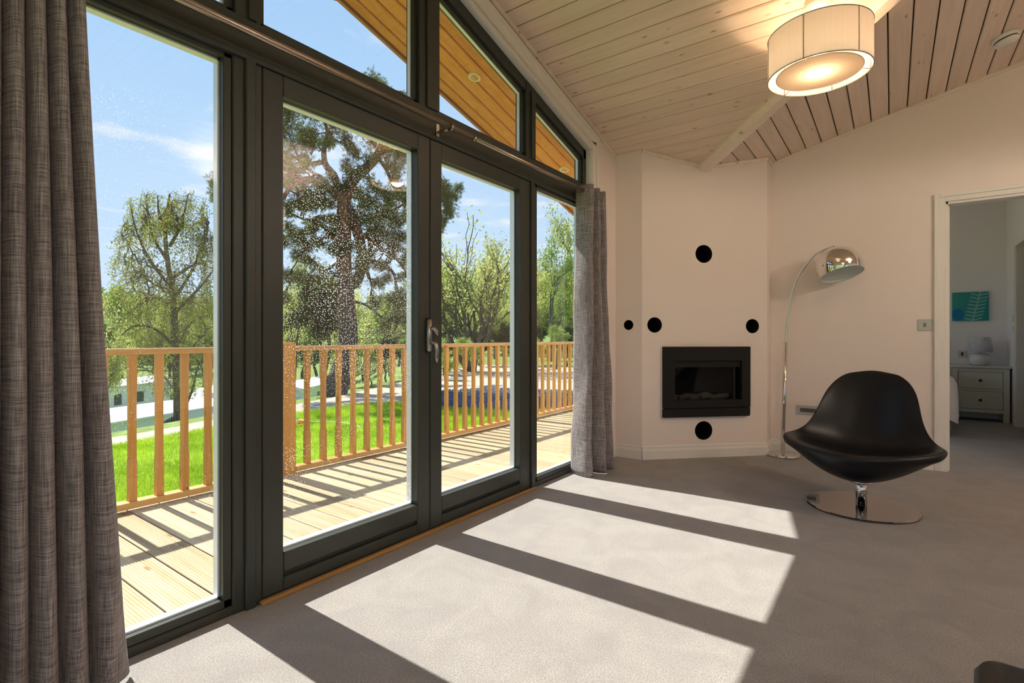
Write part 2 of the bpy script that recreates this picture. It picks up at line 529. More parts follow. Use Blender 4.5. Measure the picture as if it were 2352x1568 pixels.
# ---- ceiling slabs + planks
ceil = MB()
def clo(dx): return lambda x, y: dx(x, y) + 0.022
def chi(dx): return lambda x, y: dx(x, y) + 0.16
G = lambda x, y: gab(y)
Mz = lambda x, y: mainz(x)
yv = valley_y(-2.05)
ceil.slab([(-2.05, YRIDGE), (XR, YRIDGE), (-2.05, yv)], clo(G), chi(G))
ceil.slab([(-2.05, YRIDGE), (XR, YRIDGE), (-2.05, 2*YRIDGE - yv)], clo(G), chi(G))
ceil.slab([(XR, YRIDGE), (XR, 5.35), (-2.05, 5.35), (-2.05, yv)], clo(Mz), chi(Mz))
ceil.slab([(XR, YRIDGE), (XR, Y0 - 0.1), (-2.05, Y0 - 0.1), (-2.05, 2*YRIDGE - yv)], clo(Mz), chi(Mz))
ceil.slab([(XR, Y0 - 0.1), (X1 + 0.15, Y0 - 0.1), (X1 + 0.15, 5.35), (XR, 5.35)], clo(Mz), chi(Mz))
ceil_o = tag(ceil.build('ceiling', M_ceilback, world_origin=True), 'pitched ceiling lined with whitewashed pine boards', 'ceiling', kind='structure')

def plank(poly_lo, poly_hi, zf, axis, mat, gap=0.0036, ch=0.006, th=0.018, name='ceiling_board'):
    """board between two long edges; poly_lo/hi: (start, end) along-axis coordinate at the low/high edge position"""
    (p0, a0, b0), (p1, a1, b1) = poly_lo, poly_hi
    def lerp(p):
        k = (p - p0) / (p1 - p0)
        return a0 + (a1 - a0)*k, b0 + (b1 - b0)*k
    prof = [(p0 + gap, th), (p0 + gap, ch), (p0 + gap + ch, 0.0), (p1 - gap - ch, 0.0), (p1 - gap, ch), (p1 - gap, th)]
    vs = []
    for e in (0, 1):
        for p, dz in prof:
            q = lerp(p)[e]
            x, y = (q, p) if axis == 0 else (p, q)
            vs.append((x, y, zf(x, y) + dz))
    fs = [(0,1,2,3,4,5)[::-1], (6,7,8,9,10,11)] + [(i, (i+1) % 6, 6+(i+1) % 6, 6+i) for i in range(6)]
    return MB().add(vs, fs).build(name, mat, ceil_o)

PWID = 0.1165
def rows(a, b, phase):
    out = []; k = math.floor((a - phase) / PWID)
    while phase + k*PWID < b - 1e-4:
        lo, hi = max(a, phase + k*PWID), min(b, phase + (k+1)*PWID)
        if hi - lo > 0.02: out.append((lo, hi))
        k += 1
    return out
for lo, hi in rows(YRIDGE, 5.1, 2.545):                       # gable pitch towards the back wall
    plank((lo, XW, valley_x(lo)), (hi, XW, valley_x(hi)), G, 0, M_ceilx)
for lo, hi in rows(-1.2, YRIDGE, 2*YRIDGE - 2.545):           # gable pitch on the other side of its ridge
    plank((lo, XW, valley_x(lo)), (hi, XW, valley_x(hi)), G, 0, M_ceilx)
for lo, hi in rows(-1.93, XR, 0.099):                         # main pitch above the back wall
    a, b = valley_y(lo), valley_y(hi)
    if a < YB - 0.02 or b < YB - 0.02:
        plank((lo, min(a, YB - 0.01), YB), (hi, min(b, YB - 0.01), YB), Mz, 1, M_ceily)
for lo, hi in rows(-1.93, XR, 0.099):                         # main pitch, other end of the room
    a, b = 2*YRIDGE - valley_y(lo), 2*YRIDGE - valley_y(hi)
    plank((lo, Y0, a), (hi, Y0, b), Mz, 1, M_ceily)
for lo, hi in rows(XR, X1, XR):
    plank((lo, Y0, YB), (hi, Y0, YB), Mz, 1, M_ceily)

# ---- valley beams
def valley_beam(sgn, label):
    b = MB()
    A = Vector((-1.33, YRIDGE + sgn*(valley_y(-1.33) - YRIDGE), mainz(-1.33)))
    B = Vector((XR, YRIDGE, ZRIDGE))
    d = (B - A).normalized(); side = Vector((d.y, -d.x, 0)).normalized(); up = Vector((0, 0, 1))
    prof = [(-0.060, 0.03), (-0.060, -0.014), (-0.034, -0.052), (0.034, -0.052), (0.060, -0.014), (0.060, 0.03)]
    vs = [tuple(P + side*s + up*u) for P in (A, B) for s, u in prof]
    fs = [(5,4,3,2,1,0), (6,7,8,9,10,11)] + [(i, (i+1) % 6, 6+(i+1) % 6, 6+i) for i in range(6)]
    o = MB().add(vs, fs).build('trim_1' if sgn > 0 else 'trim_2', M_beam, world_origin=True)
    return tag(o, label, 'beam', kind='structure')
valley_beam(1, 'pale timber valley beam where the two ceiling pitches meet above the fireplace')
valley_beam(-1, 'pale timber valley beam at the other end of the ceiling')

o = MB().prism([(YRIDGE - 0.045, ZRIDGE - 0.045*PG - 0.001), (YRIDGE - 0.03, ZRIDGE - 0.030), (YRIDGE + 0.03, ZRIDGE - 0.030), (YRIDGE + 0.045, ZRIDGE - 0.045*PG - 0.001), (YRIDGE, ZRIDGE + 0.012)], XW, XR - 0.1, 0).build('trim_6', M_beam, world_origin=True)
tag(o, 'pale timber bead along the ridge of the gable ceiling', 'trim', kind='structure')
# ---- window wall (around the gable glazing)
GY0, GY1 = 0.19, 3.70        # glazing opening
def slope_top(y): return 2.521 + 0.281 * (3.70 - y) if y > YRIDGE else 2.521 + 0.281 * (y - GY0)
XO = -2.08
w = MB()
w.prism([(GY1, -0.15), (5.25, -0.15), (5.25, hz(-2, 5.25) + 0.02), (valley_y(-1.95), mainz(-1.95) + 0.02), (GY1, gab(GY1) + 0.02)], XO, XW, 0)
w.prism([(-0.55, -0.15), (GY0, -0.15), (GY0, gab(GY0) + 0.02), (-0.55, gab(-0.55) + 0.02)], XO, XW, 0)
w.prism([(-3.3, 2.15), (-0.55, 2.15), (-0.55, gab(-0.55) + 0.02), (2*YRIDGE - valley_y(-1.95), mainz(-1.95) + 0.02), (-3.3, mainz(-1.95) + 0.02)], XO, XW, 0)
w.prism([(Y0 - 0.1, -0.15), (-3.3, -0.15), (-3.3, mainz(-1.95) + 0.02), (Y0 - 0.1, mainz(-1.95) + 0.02)], XO, XW, 0)
w.prism([(YRIDGE, slope_top(YRIDGE)), (GY1, slope_top(GY1)), (GY1, gab(GY1) + 0.02), (YRIDGE, ZRIDGE + 0.02)], XO, XW, 0)
w.prism([(GY0, slope_top(GY0)), (YRIDGE, slope_top(YRIDGE)), (YRIDGE, ZRIDGE + 0.02), (GY0, gab(GY0) + 0.02)], XO, XW, 0)
tag(w.build('wall_window', M_wall, world_origin=True), 'cream painted wall around the gable window', 'wall', kind='structure')

# architrave around the gable glazing
tr = thing('trim_3', (XW, GY1, 0), 'cream wooden architrave following the sloping gable window', 'trim', kind='structure')
def arch_seg(p, q, wd, parent=tr):
    (ya, za), (yb, zb) = p, q
    d = Vector((yb - ya, zb - za)).normalized(); n = Vector((d.y, -d.x))
    if n.y < 0 and abs(n.y) > 0.1: n = -n
    P = [(ya, za), (yb, zb), (yb + n.x*wd, zb + n.y*wd), (ya + n.x*wd, za + n.y*wd)]
    MB().prism(P, XW - 0.03, XW + 0.018, 0).build('architrave', M_white, parent)
    P2 = [(ya + n.x*wd*0.55, za + n.y*wd*0.55), (yb + n.x*wd*0.55, zb + n.y*wd*0.55), (yb + n.x*wd, zb + n.y*wd), (ya + n.x*wd, za + n.y*wd)]
    MB().prism(P2, XW, XW + 0.026, 0).build('architrave_bead', M_white, parent)
arch_seg((GY1 + 0.085, slope_top(GY1) + 0.03), (YRIDGE, slope_top(YRIDGE) + 0.01), 0.085)
arch_seg((YRIDGE, slope_top(YRIDGE) + 0.01), (GY0 - 0.085, slope_top(GY0) + 0.03), 0.085)
MB().box(XW - 0.03, XW + 0.018, GY1, GY1 + 0.085, 0, slope_top(GY1) + 0.06).build('architrave', M_white, tr)
MB().box(XW, XW + 0.026, GY1 + 0.05, GY1 + 0.085, 0, slope_top(GY1) + 0.06).build('architrave_bead', M_white, tr)
MB().box(XW - 0.03, XW + 0.018, GY0 - 0.085, GY0, 0, slope_top(GY0) + 0.06).build('architrave', M_white, tr)
# reveal lining between frame and wall face
lin = MB()
lin.box(XF, XW + 0.01, GY1 - 0.012, GY1 + 0.006, 0, slope_top(GY1))
lin.box(XF, XW + 0.01, GY0 - 0.006, GY0 + 0.012, 0, slope_top(GY0))
for ya, yb in ((GY1, YRIDGE), (YRIDGE, GY0)):
    lin.prism([(ya, slope_top(ya) - 0.012), (yb, slope_top(yb) - 0.012), (yb, slope_top(yb) + 0.006), (ya, slope_top(ya) + 0.006)], XF, XW + 0.01, 0)
lin.build('reveal_lining', M_white, tr)

# ---- glazing frame
gf = thing('window_1', (XF, YRIDGE, 0), 'olive grey framed gable window with fixed side lights and sloping top lights', 'window', kind='structure')
def member(name, y0, y1, z0, z1, xa=XF, xb=XF - 0.075, c=0.004):
    return MB().box(xa, xb, y0, y1, z0, z1, c).build(name, M_frame, gf)
XG = XF - 0.040             # pane plane
member('sill', GY0, GY1, 0.0, 0.034, XF + 0.004, XF - 0.09)
member('jamb', GY0, GY0 + 0.055, 0.034, slope_top(GY0))
member('jamb', GY1 - 0.055, GY1, 0.034, slope_top(GY1))
for a, b in ((0.935, 1.046), (2.846, 2.955)):
    member('mullion', a, b, 0.0, 2.085, XF + 0.006, XF - 0.08)
    member('mullion_cover', a + 0.042, b - 0.03, 0.0, 2.085, XF + 0.020, XF + 0.004)
member('transom', GY0, GY1, 2.085, 2.232, XF + 0.010, XF - 0.08)
member('transom_bead', GY0, GY1, 2.072, 2.090, XF + 0.024, XF - 0.01)
for a, b in ((0.945, 1.040), (1.875, 2.020), (2.846, 2.955)):
    top = slope_top((a+b)/2) - 0.02
    m = MB()
    za, zb_ = slope_top(a) - 0.03, slope_top(b) - 0.03
    poly = [(a, 2.232), (b, 2.232), (b, zb_), (a, za)] if not (a < YRIDGE < b) else [(a, 2.232), (b, 2.232), (b, zb_), (YRIDGE, slope_top(YRIDGE) - 0.03), (a, za)]
    m.prism(poly, XF + 0.006, XF - 0.08, 0).build('upper_mullion', M_frame, gf)
    cpoly = [(a + 0.045, 2.232), (b - 0.02, 2.232), (b - 0.02, slope_top((a+b)/2) - 0.06), (a + 0.045, slope_top((a+b)/2) - 0.06)]
    MB().prism(cpoly, XF + 0.018, XF + 0.004, 0).build('mullion_cover', M_frame, gf)
for ya, yb in ((GY1, YRIDGE), (YRIDGE, GY0)):
    MB().prism([(ya, slope_top(ya) - 0.085), (yb, slope_top(yb) - 0.085), (yb, slope_top(yb)), (ya, slope_top(ya))], XF, XF - 0.08, 0).build('sloping_head', M_frame, gf)
# fixed panes with beads, gaskets, spacers paled for sky light
def bead_rect(y0, y1, z0, z1, wd=0.016, par=gf, xa=None):
    xa = XF - 0.002 if xa is None else xa
    for (a, b, c_, d) in ((y0, y1, z0, z0 + wd), (y0, y1, z1 - wd, z1), (y0, y0 + wd, z0, z1), (y1 - wd, y1, z0, z1)):
        MB().box(xa - 0.02, xa - 0.034, a, b, c_, d).build('glazing_bead', M_frame, par)
def pane_rect(y0, y1, z0, z1, mat, par=gf):
    MB().box(XG + 0.009, XG + 0.011, y0 - 0.01, y1 + 0.01, z0 - 0.01, z1 + 0.01).build('pane', mat, par)
    s = MB()
    for (a, b, c_, d) in ((y0, y1, z0, z0 + 0.007), (y0, y1, z1 - 0.007, z1), (y0, y0 + 0.007, z0, z1), (y1 - 0.007, y1, z0, z1)):
        s.box(XG - 0.026, XG + 0.007, a, b, c_, d)
    s.build('skylit_spacer_bar', M_skylit_spacer, par)
for (y0, y1, z0, z1, mt) in ((GY0 + 0.055, 0.935, 0.034, 2.085, M_glass_dot), (2.955, GY1 - 0.055, 0.034, 2.085, M_glass)):
    fr = 0.03
    for (a, b, c_, d) in ((y0, y1, z0, z0 + fr), (y0, y1, z1 - fr, z1), (y0, y0 + fr, z0, z1), (y1 - fr, y1, z0, z1)):
        MB().box(XF - 0.003, XF - 0.07, a, b, c_, d, 0.003).build('inner_frame', M_frame, gf)
    pane_rect(y0 + fr, y1 - fr, z0 + fr, z1 - fr, mt)
def pane_poly(y0, y1):
    zt = lambda y: slope_top(y) - 0.085
    fr = 0.024
    P = [(y0, 2.232), (y1, 2.232), (y1, zt(y1)), (y0, zt(y0))]
    MB().prism(P, XG + 0.009, XG + 0.011, 0).build('pane', M_glass, gf)
    MB().box(XF - 0.016, XF - 0.07, y0, y0 + fr, 2.232, zt(y0), 0.002).build('inner_frame', M_frame, gf)
    MB().box(XF - 0.016, XF - 0.07, y1 - fr, y1, 2.232, zt(y1), 0.002).build('inner_frame', M_frame, gf)
    MB().box(XF - 0.016, XF - 0.07, y0, y1, 2.232, 2.232 + fr, 0.002).build('inner_frame', M_frame, gf)
    MB().prism([(y0, zt(y0) - fr), (y1, zt(y1) - fr), (y1, zt(y1)), (y0, zt(y0))], XF - 0.016, XF - 0.07, 0).build('inner_frame', M_frame, gf)
    s = MB()
    s.box(XG - 0.012, XG + 0.007, y1 - fr - 0.008, y1 - fr, 2.24, zt(y1) - fr)
    s.prism([(y0 + fr, zt(y0 + fr) - fr - 0.009), (y1 - fr, zt(y1 - fr) - fr - 0.009), (y1 - fr, zt(y1 - fr) - fr), (y0 + fr, zt(y0 + fr) - fr)], XG - 0.012, XG + 0.007, 0)
    s.build('skylit_spacer_bar', M_skylit_spacer, gf)
for a, b in ((GY0 + 0.055, 0.945), (1.040, 1.875), (2.020, 2.846), (2.955, GY1 - 0.055)):
    pane_poly(a, b)

# ---- French doors
def french_door(name, y0, y1, hinge_left, mat, label):
    d = thing(name, (XF, (y0+y1)/2, 0.02), label, 'door', kind='structure')
    st, tp, bt = 0.085, 0.082, 0.135
    z0, z1 = 0.02, 2.072
    xa, xb = XF + 0.012, XF - 0.065
    MB().box(xa, xb, y0, y0 + st, z0, z1, 0.004).build('stile', M_frame, d)
    MB().box(xa, xb, y1 - st, y1, z0, z1, 0.004).build('stile', M_frame, d)
    MB().box(xa - 0.001, xb, y0 + st, y1 - st, z1 - tp, z1, 0.003).build('top_rail', M_frame, d)
    MB().box(xa - 0.001, xb, y0 + st, y1 - st, 0.088, z0 + bt + 0.012, 0.005).build('bottom_rail', M_frame, d)
    MB().box(xa - 0.022, xb, y0 + st, y1 - st, 0.066, 0.090).build('bottom_rail_groove', M_gasket, d)
    MB().box(xa - 0.001, xb, y0 + st, y1 - st, z0, 0.068, 0.004).build('kick_rail', M_frame, d)
    pane_rect(y0 + st, y1 - st, z0 + bt + 0.012, z1 - tp, mat, d)
    return d
d2 = french_door('door_2', 1.045, 1.942, True, M_glass_wet, 'olive grey glazed French door leaf with water-spotted glass')
d2r = MB().box(XF - 0.030, XF - 0.062, 1.925, 1.965, 0.02, 2.072).build('meeting_rebate', M_gasket, d2)
d3 = french_door('door_3', 1.948, 2.847, False, M_glass, 'olive grey glazed French door leaf with clear glass next to the grey curtain')
# handle set on the meeting stile
yh = 1.922
pl = MB()
pl.tube([(XF + 0.012, yh, 0.955), (XF + 0.024, yh, 0.96), (XF + 0.026, yh, 1.04), (XF + 0.024, yh, 1.115), (XF + 0.012, yh, 1.12)], [0.012, 0.015, 0.017, 0.015, 0.010], 12)
hp = pl.build('handle_plate', M_satin, d2)
MB().tube([(XF + 0.028, yh, 1.075), (XF + 0.052, yh + 0.008, 1.072), (XF + 0.058, yh + 0.022, 1.055), (XF + 0.056, yh + 0.026, 1.035)], [0.010, 0.012, 0.011, 0.006], 10).build('thumb_turn', M_satin, hp)
MB().tube([(XF + 0.026, yh, 0.995), (XF + 0.052, yh + 0.002, 1.002), (XF + 0.066, yh + 0.010, 0.990), (XF + 0.068, yh + 0.016, 0.955), (XF + 0.064, yh + 0.016, 0.92), (XF + 0.060, yh + 0.018, 0.893)], [0.009, 0.010, 0.011, 0.011, 0.010, 0.006], 12).build('lever', M_satin, hp)
MB().tube([(XF - 0.06, yh - 0.01, 1.04), (XF - 0.095, yh - 0.012, 1.04), (XF - 0.115, yh - 0.016, 1.02), (XF - 0.118, yh - 0.02, 0.98), (XF - 0.112, yh - 0.018, 0.925)], [0.009, 0.010, 0.011, 0.011, 0.006], 12).build('outside_lever', M_satin, d2)
# oak threshold strip
o = MB().box(XF + 0.01, XF + 0.034, 1.03, 2.93, 0.0, 0.016, 0.004).build('trim_4', M_oak, world_origin=True)
tag(o, 'narrow oak strip on the carpet edge along the French doors', 'trim', kind='structure')

# ---- chimney breast (corner) with real holes
DP0, DP1 = Vector((-1.69, 4.152)), Vector((-0.877, 4.965))
DL = (DP1 - DP0).length
DU = (DP1 - DP0).normalized(); DN = Vector((DU.y, -DU.x))       # DN points into the room
def dg(t, n, z): return (DP0.x + DU.x*t + DN.x*n, DP0.y + DU.y*t + DN.y*n, z)
cb = MB()
ctop = lambda x, y: hz(x, y) + 0.012
# plan polygon split at the valley so the top follows both pitches
cb.slab([(-1.97, 4.152), (DP0.x, DP0.y), (DP1.x, DP1.y), (DP1.x, 5.2), (-1.97, 5.2)], lambda x, y: -0.02, lambda x, y: 2.80)
breast = cb.build('wall_corner', M_wall, world_origin=True)
tag(breast, 'cream chimney breast set diagonally across the corner', 'wall', kind='structure')
cut_objs = []
MD = Matrix(((DU.x, 0, DN.x), (DU.y, 0, DN.y), (0, 1, 0)))      # local (t, z, n) -> world
HOLES = [(0.557, 1.738, 0.077), (0.112, 1.129, 0.065), (1.010, 1.122, 0.062), (0.555, 0.228, 0.080)]
for t_, z_, r_ in HOLES:
    c = MB().lathe([(0, -0.2), (r_, -0.2), (r_, 0.05), (0, 0.05)], dg(t_, 0, z_), 40, MD, smooth=False).build('cut', None)
    cut_objs.append(c)
MS = Matrix(((1, 0, 0), (0, 0, -1), (0, 1, 0)))
cut_objs.append(MB().lathe([(0, -0.12), (0.043, -0.12), (0.043, 0.05), (0, 0.05)], (-1.81, 4.152, 1.13), 32, MS, smooth=False).build('cut', None))
FB = (0.235, 0.915, 0.45, 0.87)
vs = [dg(t_, n_, z_) for n_ in (-0.28, 0.05) for t_, z_ in ((FB[0], FB[2]), (FB[1], FB[2]), (FB[1], FB[3]), (FB[0], FB[3]))]
cut_objs.append(MB().add(vs, [(3,2,1,0), (4,5,6,7), (0,1,5,4), (1,2,6,5), (2,3,7,6), (3,0,4,7)]).build('cut', None))
for c in cut_objs:
    m = breast.modifiers.new('b', 'BOOLEAN'); m.operation = 'DIFFERENCE'; m.object = c; m.solver = 'EXACT'
bpy.context.view_layer.update()
dgph = bpy.context.evaluated_depsgraph_get()
nm = bpy.data.meshes.new_from_object(breast.evaluated_get(dgph))
breast.modifiers.clear(); breast.data = nm
for c in cut_objs: bpy.data.objects.remove(c)
if not nm.materials: nm.materials.append(M_wall)
for p in nm.polygons: p.use_smooth = False
def duct(c, r, Mx, depth, label):
    d = thing('flue_hole', c, label, 'duct')
    MB().lathe([(r - 0.0005, 0.001), (r - 0.004, 0.001), (r - 0.004, -depth + 0.004), (r - 0.0005, -depth + 0.004)], c, 40, Mx, close=True).build('duct_sleeve', M_void, d)
    MB().lathe([(0, -depth + 0.012), (r - 0.005, -depth + 0.012), (r - 0.005, -depth + 0.005), (0, -depth + 0.005)], c, 40, Mx, smooth=False).build('duct_end', M_void, d)
for (t_, z_, r_), lb in zip(HOLES, ('large round black hole high on the chimney breast', 'round black hole above the fireplace on the window side of the breast', 'round black hole above the fireplace on the floor lamp side of the breast', 'round black hole under the fireplace near the skirting')):
    duct(dg(t_, 0, z_), r_, MD, 0.19, lb)
duct((-1.81, 4.152, 1.13), 0.043, MS, 0.11, 'small round hole in the narrow side of the chimney breast beside the curtain')

# ---- fireplace
fp = thing('fireplace', dg(0.5725, 0, 0.35), 'black framed inset wall fireplace with glass front', 'fireplace')
def dbox(t0, t1, n0, n1, z0, z1):
    m = MB()
    vs = [dg(t_, n_, z_) for z_ in (z0, z1) for t_, n_ in ((t0, n0), (t1, n0), (t1, n1), (t0, n1))]
    return m.add(vs, [(3,2,1,0), (4,5,6,7), (0,1,5,4), (1,2,6,5), (2,3,7,6), (3,0,4,7)])
fr = MB()
T0, T1, Z0f, Z1f = 0.180, 0.966, 0.350, 0.945
I0, I1, J0, J1 = 0.276, 0.886, 0.493, 0.826
dbox(T0, I0, -0.003, 0.040, 0.428, Z1f).build('frame_side', M_black, fp)
dbox(I1, T1, -0.003, 0.040, 0.428, Z1f).build('frame_side', M_black, fp)
dbox(I0, I1, -0.003, 0.040, J1, Z1f).build('frame_top', M_black, fp)
dbox(I0, I1, -0.003, 0.040, 0.428, J0).build('frame_bottom', M_black, fp)
dbox(T0, T1 - 0.006, -0.003, 0.038, Z0f, 0.422).build('ash_cover', M_black, fp)
dbox(T0 + 0.01, T1 - 0.01, -0.002, 0.030, 0.421, 0.429).build('ash_cover_groove', M_void, fp)
dbox(T1 - 0.012, T1, 0.0, 0.036, 0.363, 0.424).build('ash_cover_catch', M_black, fp)
dbox(I0, I1, -0.03, 0.018, J1 - 0.055, J1).build('hood', M_black, fp)
fb = MB()
for (a, b, c_, d, e_, f_) in ((FB[0]+0.003, FB[1]-0.003, -0.27, -0.26, FB[2]+0.003, FB[3]-0.003), (FB[0]+0.003, FB[0]+0.012, -0.26, 0.0, FB[2]+0.003, FB[3]-0.003), (FB[1]-0.012, FB[1]-0.003, -0.26, 0.0, FB[2]+0.003, FB[3]-0.003),
                              (FB[0]+0.012, FB[1]-0.012, -0.26, 0.0, FB[2]+0.003, FB[2]+0.012), (FB[0]+0.012, FB[1]-0.012, -0.26, 0.0, FB[3]-0.012, FB[3]-0.003)):
    q = dbox(a, b, c_, d, e_, f_); fb.add(q.v, q.f)
fb.build('firebox', M_void, fp)
dbox(I0, I1 - 0.06, 0.004, 0.008, J0, J1 - 0.055).build('glass_front', glass('fire_glass', f0=0.012, grz=0.5), fp)
dbox(I1 - 0.062, I1 - 0.045, 0.002, 0.012, J0, J1 - 0.055).build('glass_edge', M_black, fp)
for k in range(5):
    t_ = 0.36 + 0.10*k; a = random.uniform(-0.5, 0.5)
    MB().tube([dg(t_ - 0.09, -0.10 - 0.04*a, 0.487 + 0.012*(k % 2)), dg(t_, -0.12, 0.50 + 0.012*(k % 2)), dg(t_ + 0.09, -0.12 + 0.05*a, 0.489 + 0.02*(k % 3))], [0.022, 0.027, 0.02], 8).build('log', M_ash, fp)

# ---- back wall with bedroom door
DX0, DX1, DZ = 0.335, 1.140, 2.052
b = MB()
b.prism([(-0.95, -0.1), (DX0, -0.1), (DX0, mainz(DX0) + 0.02), (-0.95, mainz(-0.95) + 0.02)], YB, YB + 0.11, 1)
b.prism([(DX0, DZ), (DX1, DZ), (DX1, mainz(DX1) + 0.02), (DX0, mainz(DX0) + 0.02)], YB, YB + 0.11, 1)
b.prism([(DX1, -0.1), (X1, -0.1), (X1, mainz(X1) + 0.02), (XR, ZRIDGE + 0.02), (DX1, mainz(DX1) + 0.02)], YB, YB + 0.11, 1)
b.prism([(-2.0, -0.1), (-0.95, -0.1), (-0.95, 2.75), (-2.0, 2.75)], YB + 0.055, YB + 0.11, 1)
tag(b.build('wall_back', M_wall, world_origin=True), 'cream painted end wall with the bedroom doorway', 'wall', kind='structure')
dr = thing('door_1', ((DX0+DX1)/2, YB, 0), 'white painted lining and architrave of the open bedroom doorway', 'door frame', kind='structure')
aw = 0.072
for (a, c_, d_, e_) in ((DX0 - aw, DX0 - 0.006, 0, DZ + aw), (DX1 + 0.006, DX1 + aw, 0, DZ + aw), (DX0 - 0.006, DX1 + 0.006, DZ + 0.006, DZ + aw)):
    MB().box(a, c_, YB - 0.016, YB, d_, e_, 0.003).build('architrave', M_white, dr)
    MB().box(a, c_, YB + 0.11, YB + 0.126, d_, e_, 0.003).build('architrave', M_white, dr)
for a, c_ in ((DX0 - aw, DX0 - aw + 0.03), (DX1 + aw - 0.03, DX1 + aw)):
    MB().box(a, c_, YB - 0.023, YB - 0.012, 0, DZ + aw, 0.003).build('architrave_bead', M_white, dr)
MB().box(DX0 - aw + 0.03, DX1 + aw - 0.03, YB - 0.023, YB - 0.012, DZ + aw - 0.03, DZ + aw, 0.003).build('architrave_bead', M_white, dr)
MB().box(DX0 - 0.008, DX0 + 0.012, YB - 0.004, YB + 0.114, 0, DZ + 0.008).build('jamb_lining', M_white, dr)
MB().box(DX1 - 0.012, DX1 + 0.008, YB - 0.004, YB + 0.114, 0, DZ + 0.008).build('jamb_lining', M_white, dr)
MB().box(DX0, DX1, YB - 0.004, YB + 0.114, DZ - 0.012, DZ + 0.008).build('head_lining', M_white, dr)
MB().box(DX0 + 0.012, DX0 + 0.024, YB + 0.045, YB + 0.075, 0, DZ - 0.012).build('door_stop', M_white, dr)

# ---- remaining living room walls (with windows added behind the viewer for light)
def wall_open(name, label, axis, d0, d1, a0, a1, top, opens):
    """wall in plane axis, opens: (a, b, z0, z1)"""
    m = MB(); cuts = sorted(opens)
    def piece(a, b_, z0, zt):
        pts = [(a, z0), (b_, z0)]
        br = [XR] if axis == 1 else []
        hi = [(b_, zt(b_))] + [(q, zt(q)) for q in br if a < q < b_] + [(a, zt(a))]
        m.prism(pts + hi, d0, d1, axis)
    p = a0
    for (a, b_, z0, z1) in cuts:
        piece(p, a, -0.1, top); piece(a, b_, -0.1, lambda q, z0=z0: z0); piece(a, b_, z1, top); p = b_
    piece(p, a1, -0.1, top)
    return tag(m.build(name, M_wall, world_origin=True), label, 'wall', kind='structure')
wall_open('wall_right', 'cream painted long wall facing the gable window', 0, X1, X1 + 0.12, Y0 - 0.1, 5.3, lambda q: mainz(X1) + 0.05, [(-2.4, 0.4, 0.9, 2.2)])
wall_open('wall_rear', 'cream painted end wall opposite the bedroom', 1, Y0 - 0.12, Y0, -2.05, X1 + 0.1, lambda q: mainz(q) + 0.03, [(-1.2, 3.4, 0.1, 2.2)])
def plain_window(name, label, axis, d, a0, a1, z0, z1, n):
    g = thing(name, (d, (a0+a1)/2, z0) if axis == 0 else ((a0+a1)/2, d, z0), label, 'window', kind='structure')
    def bx(a, b_, c_, e_, d0, d1, nm, mt):
        m = MB()
        (m.box(d0, d1, a, b_, c_, e_) if axis == 0 else m.box(a, b_, d0, d1, c_, e_)).build(nm, mt, g)
    f = 0.06
    bx(a0, a1, z0, z0 + f, d - 0.035, d + 0.035, 'frame_rail', M_frame); bx(a0, a1, z1 - f, z1, d - 0.035, d + 0.035, 'frame_rail', M_frame)
    for k in range(n + 1):
        a = a0 + (a1 - a0 - f)*k/n
        bx(a, a + f, z0 + f, z1 - f, d - 0.034, d + 0.034, 'frame_post', M_frame)
        if k < n:
            bx(a + f, a0 + (a1 - a0 - f)*(k+1)/n, z0 + f, z1 - f, d - 0.002, d + 0.002, 'pane', M_glass)
plain_window('added_window_5', 'unseen glazed screen added to let sun in beyond the dark curtain', 0, -2.0, -3.3, -0.55, 0.0, 2.15, 3)  # added out of view so sun reaches the floor behind the camera
plain_window('added_window_2', 'unseen wide window added for daylight in the long wall facing the gable window', 0, X1 + 0.06, -2.4, 0.4, 0.9, 2.2, 3)  # added unseen opening that brings skylight into the room
plain_window('added_window_3', 'unseen glazed screen added for daylight in the end wall opposite the bedroom', 1, Y0 - 0.06, -1.2, 3.4, 0.1, 2.2, 4)  # another unseen opening, put in to brighten the interior

# ---- mouldings and skirtings
def strip_h(name, pts, label, cat, mat, h, th, zf=None, base=0.0, ogee=True):
    """strip along plan points, offset to the left of travel by th"""
    t_ = thing(name, (pts[0][0], pts[0][1], base), label, cat, kind='structure')
    for (a, b_) in zip(pts[:-1], pts[1:]):
        A, B = Vector(a), Vector(b_); d = (B - A).normalized(); n = Vector((-d.y, d.x))
        L = (B - A).length
        prof = ([(0, 0), (th, 0), (th, h*0.62), (th*0.62, h*0.80), (th*0.62, h*0.93), (th*0.30, h), (0, h)] if ogee
                else [(0, 0), (th*0.6, 0), (th, h*0.5), (th, h), (0, h)])
        vs = []
        for P, ext in ((A, -th*0.35), (B, th*0.35)):
            for (o_, z_) in prof:
                q = P + d*0 + n*o_
                zz = (zf(P.x, P.y) - h + z_) if zf else base + z_
                vs.append((q.x, q.y, zz))
        k = len(prof)
        fs = [tuple(range(k))[::-1], tuple(range(k, 2*k))] + [(i, (i+1) % k, k + (i+1) % k, k + i) for i in range(k)]
        MB().add(vs, fs).build('moulding', mat, t_)
    return t_
strip_h('baseboard_corner', [(DP1.x + 0.001, 5.15), (DP1.x + 0.001, DP1.y), (DP0.x, DP0.y - 0.001), (XW, 4.151)], 'cream skirting board around the chimney breast', 'skirting', M_white, 0.112, 0.016)
strip_h('baseboard_back', [(DX0 - aw, YB), (DP1.x, YB)], 'cream skirting board on the end wall beside the doorway', 'skirting', M_white, 0.112, 0.016)
strip_h('baseboard_back_far', [(X1, YB), (DX1 + aw, YB)], 'cream skirting board beyond the bedroom doorway', 'skirting', M_white, 0.112, 0.016)
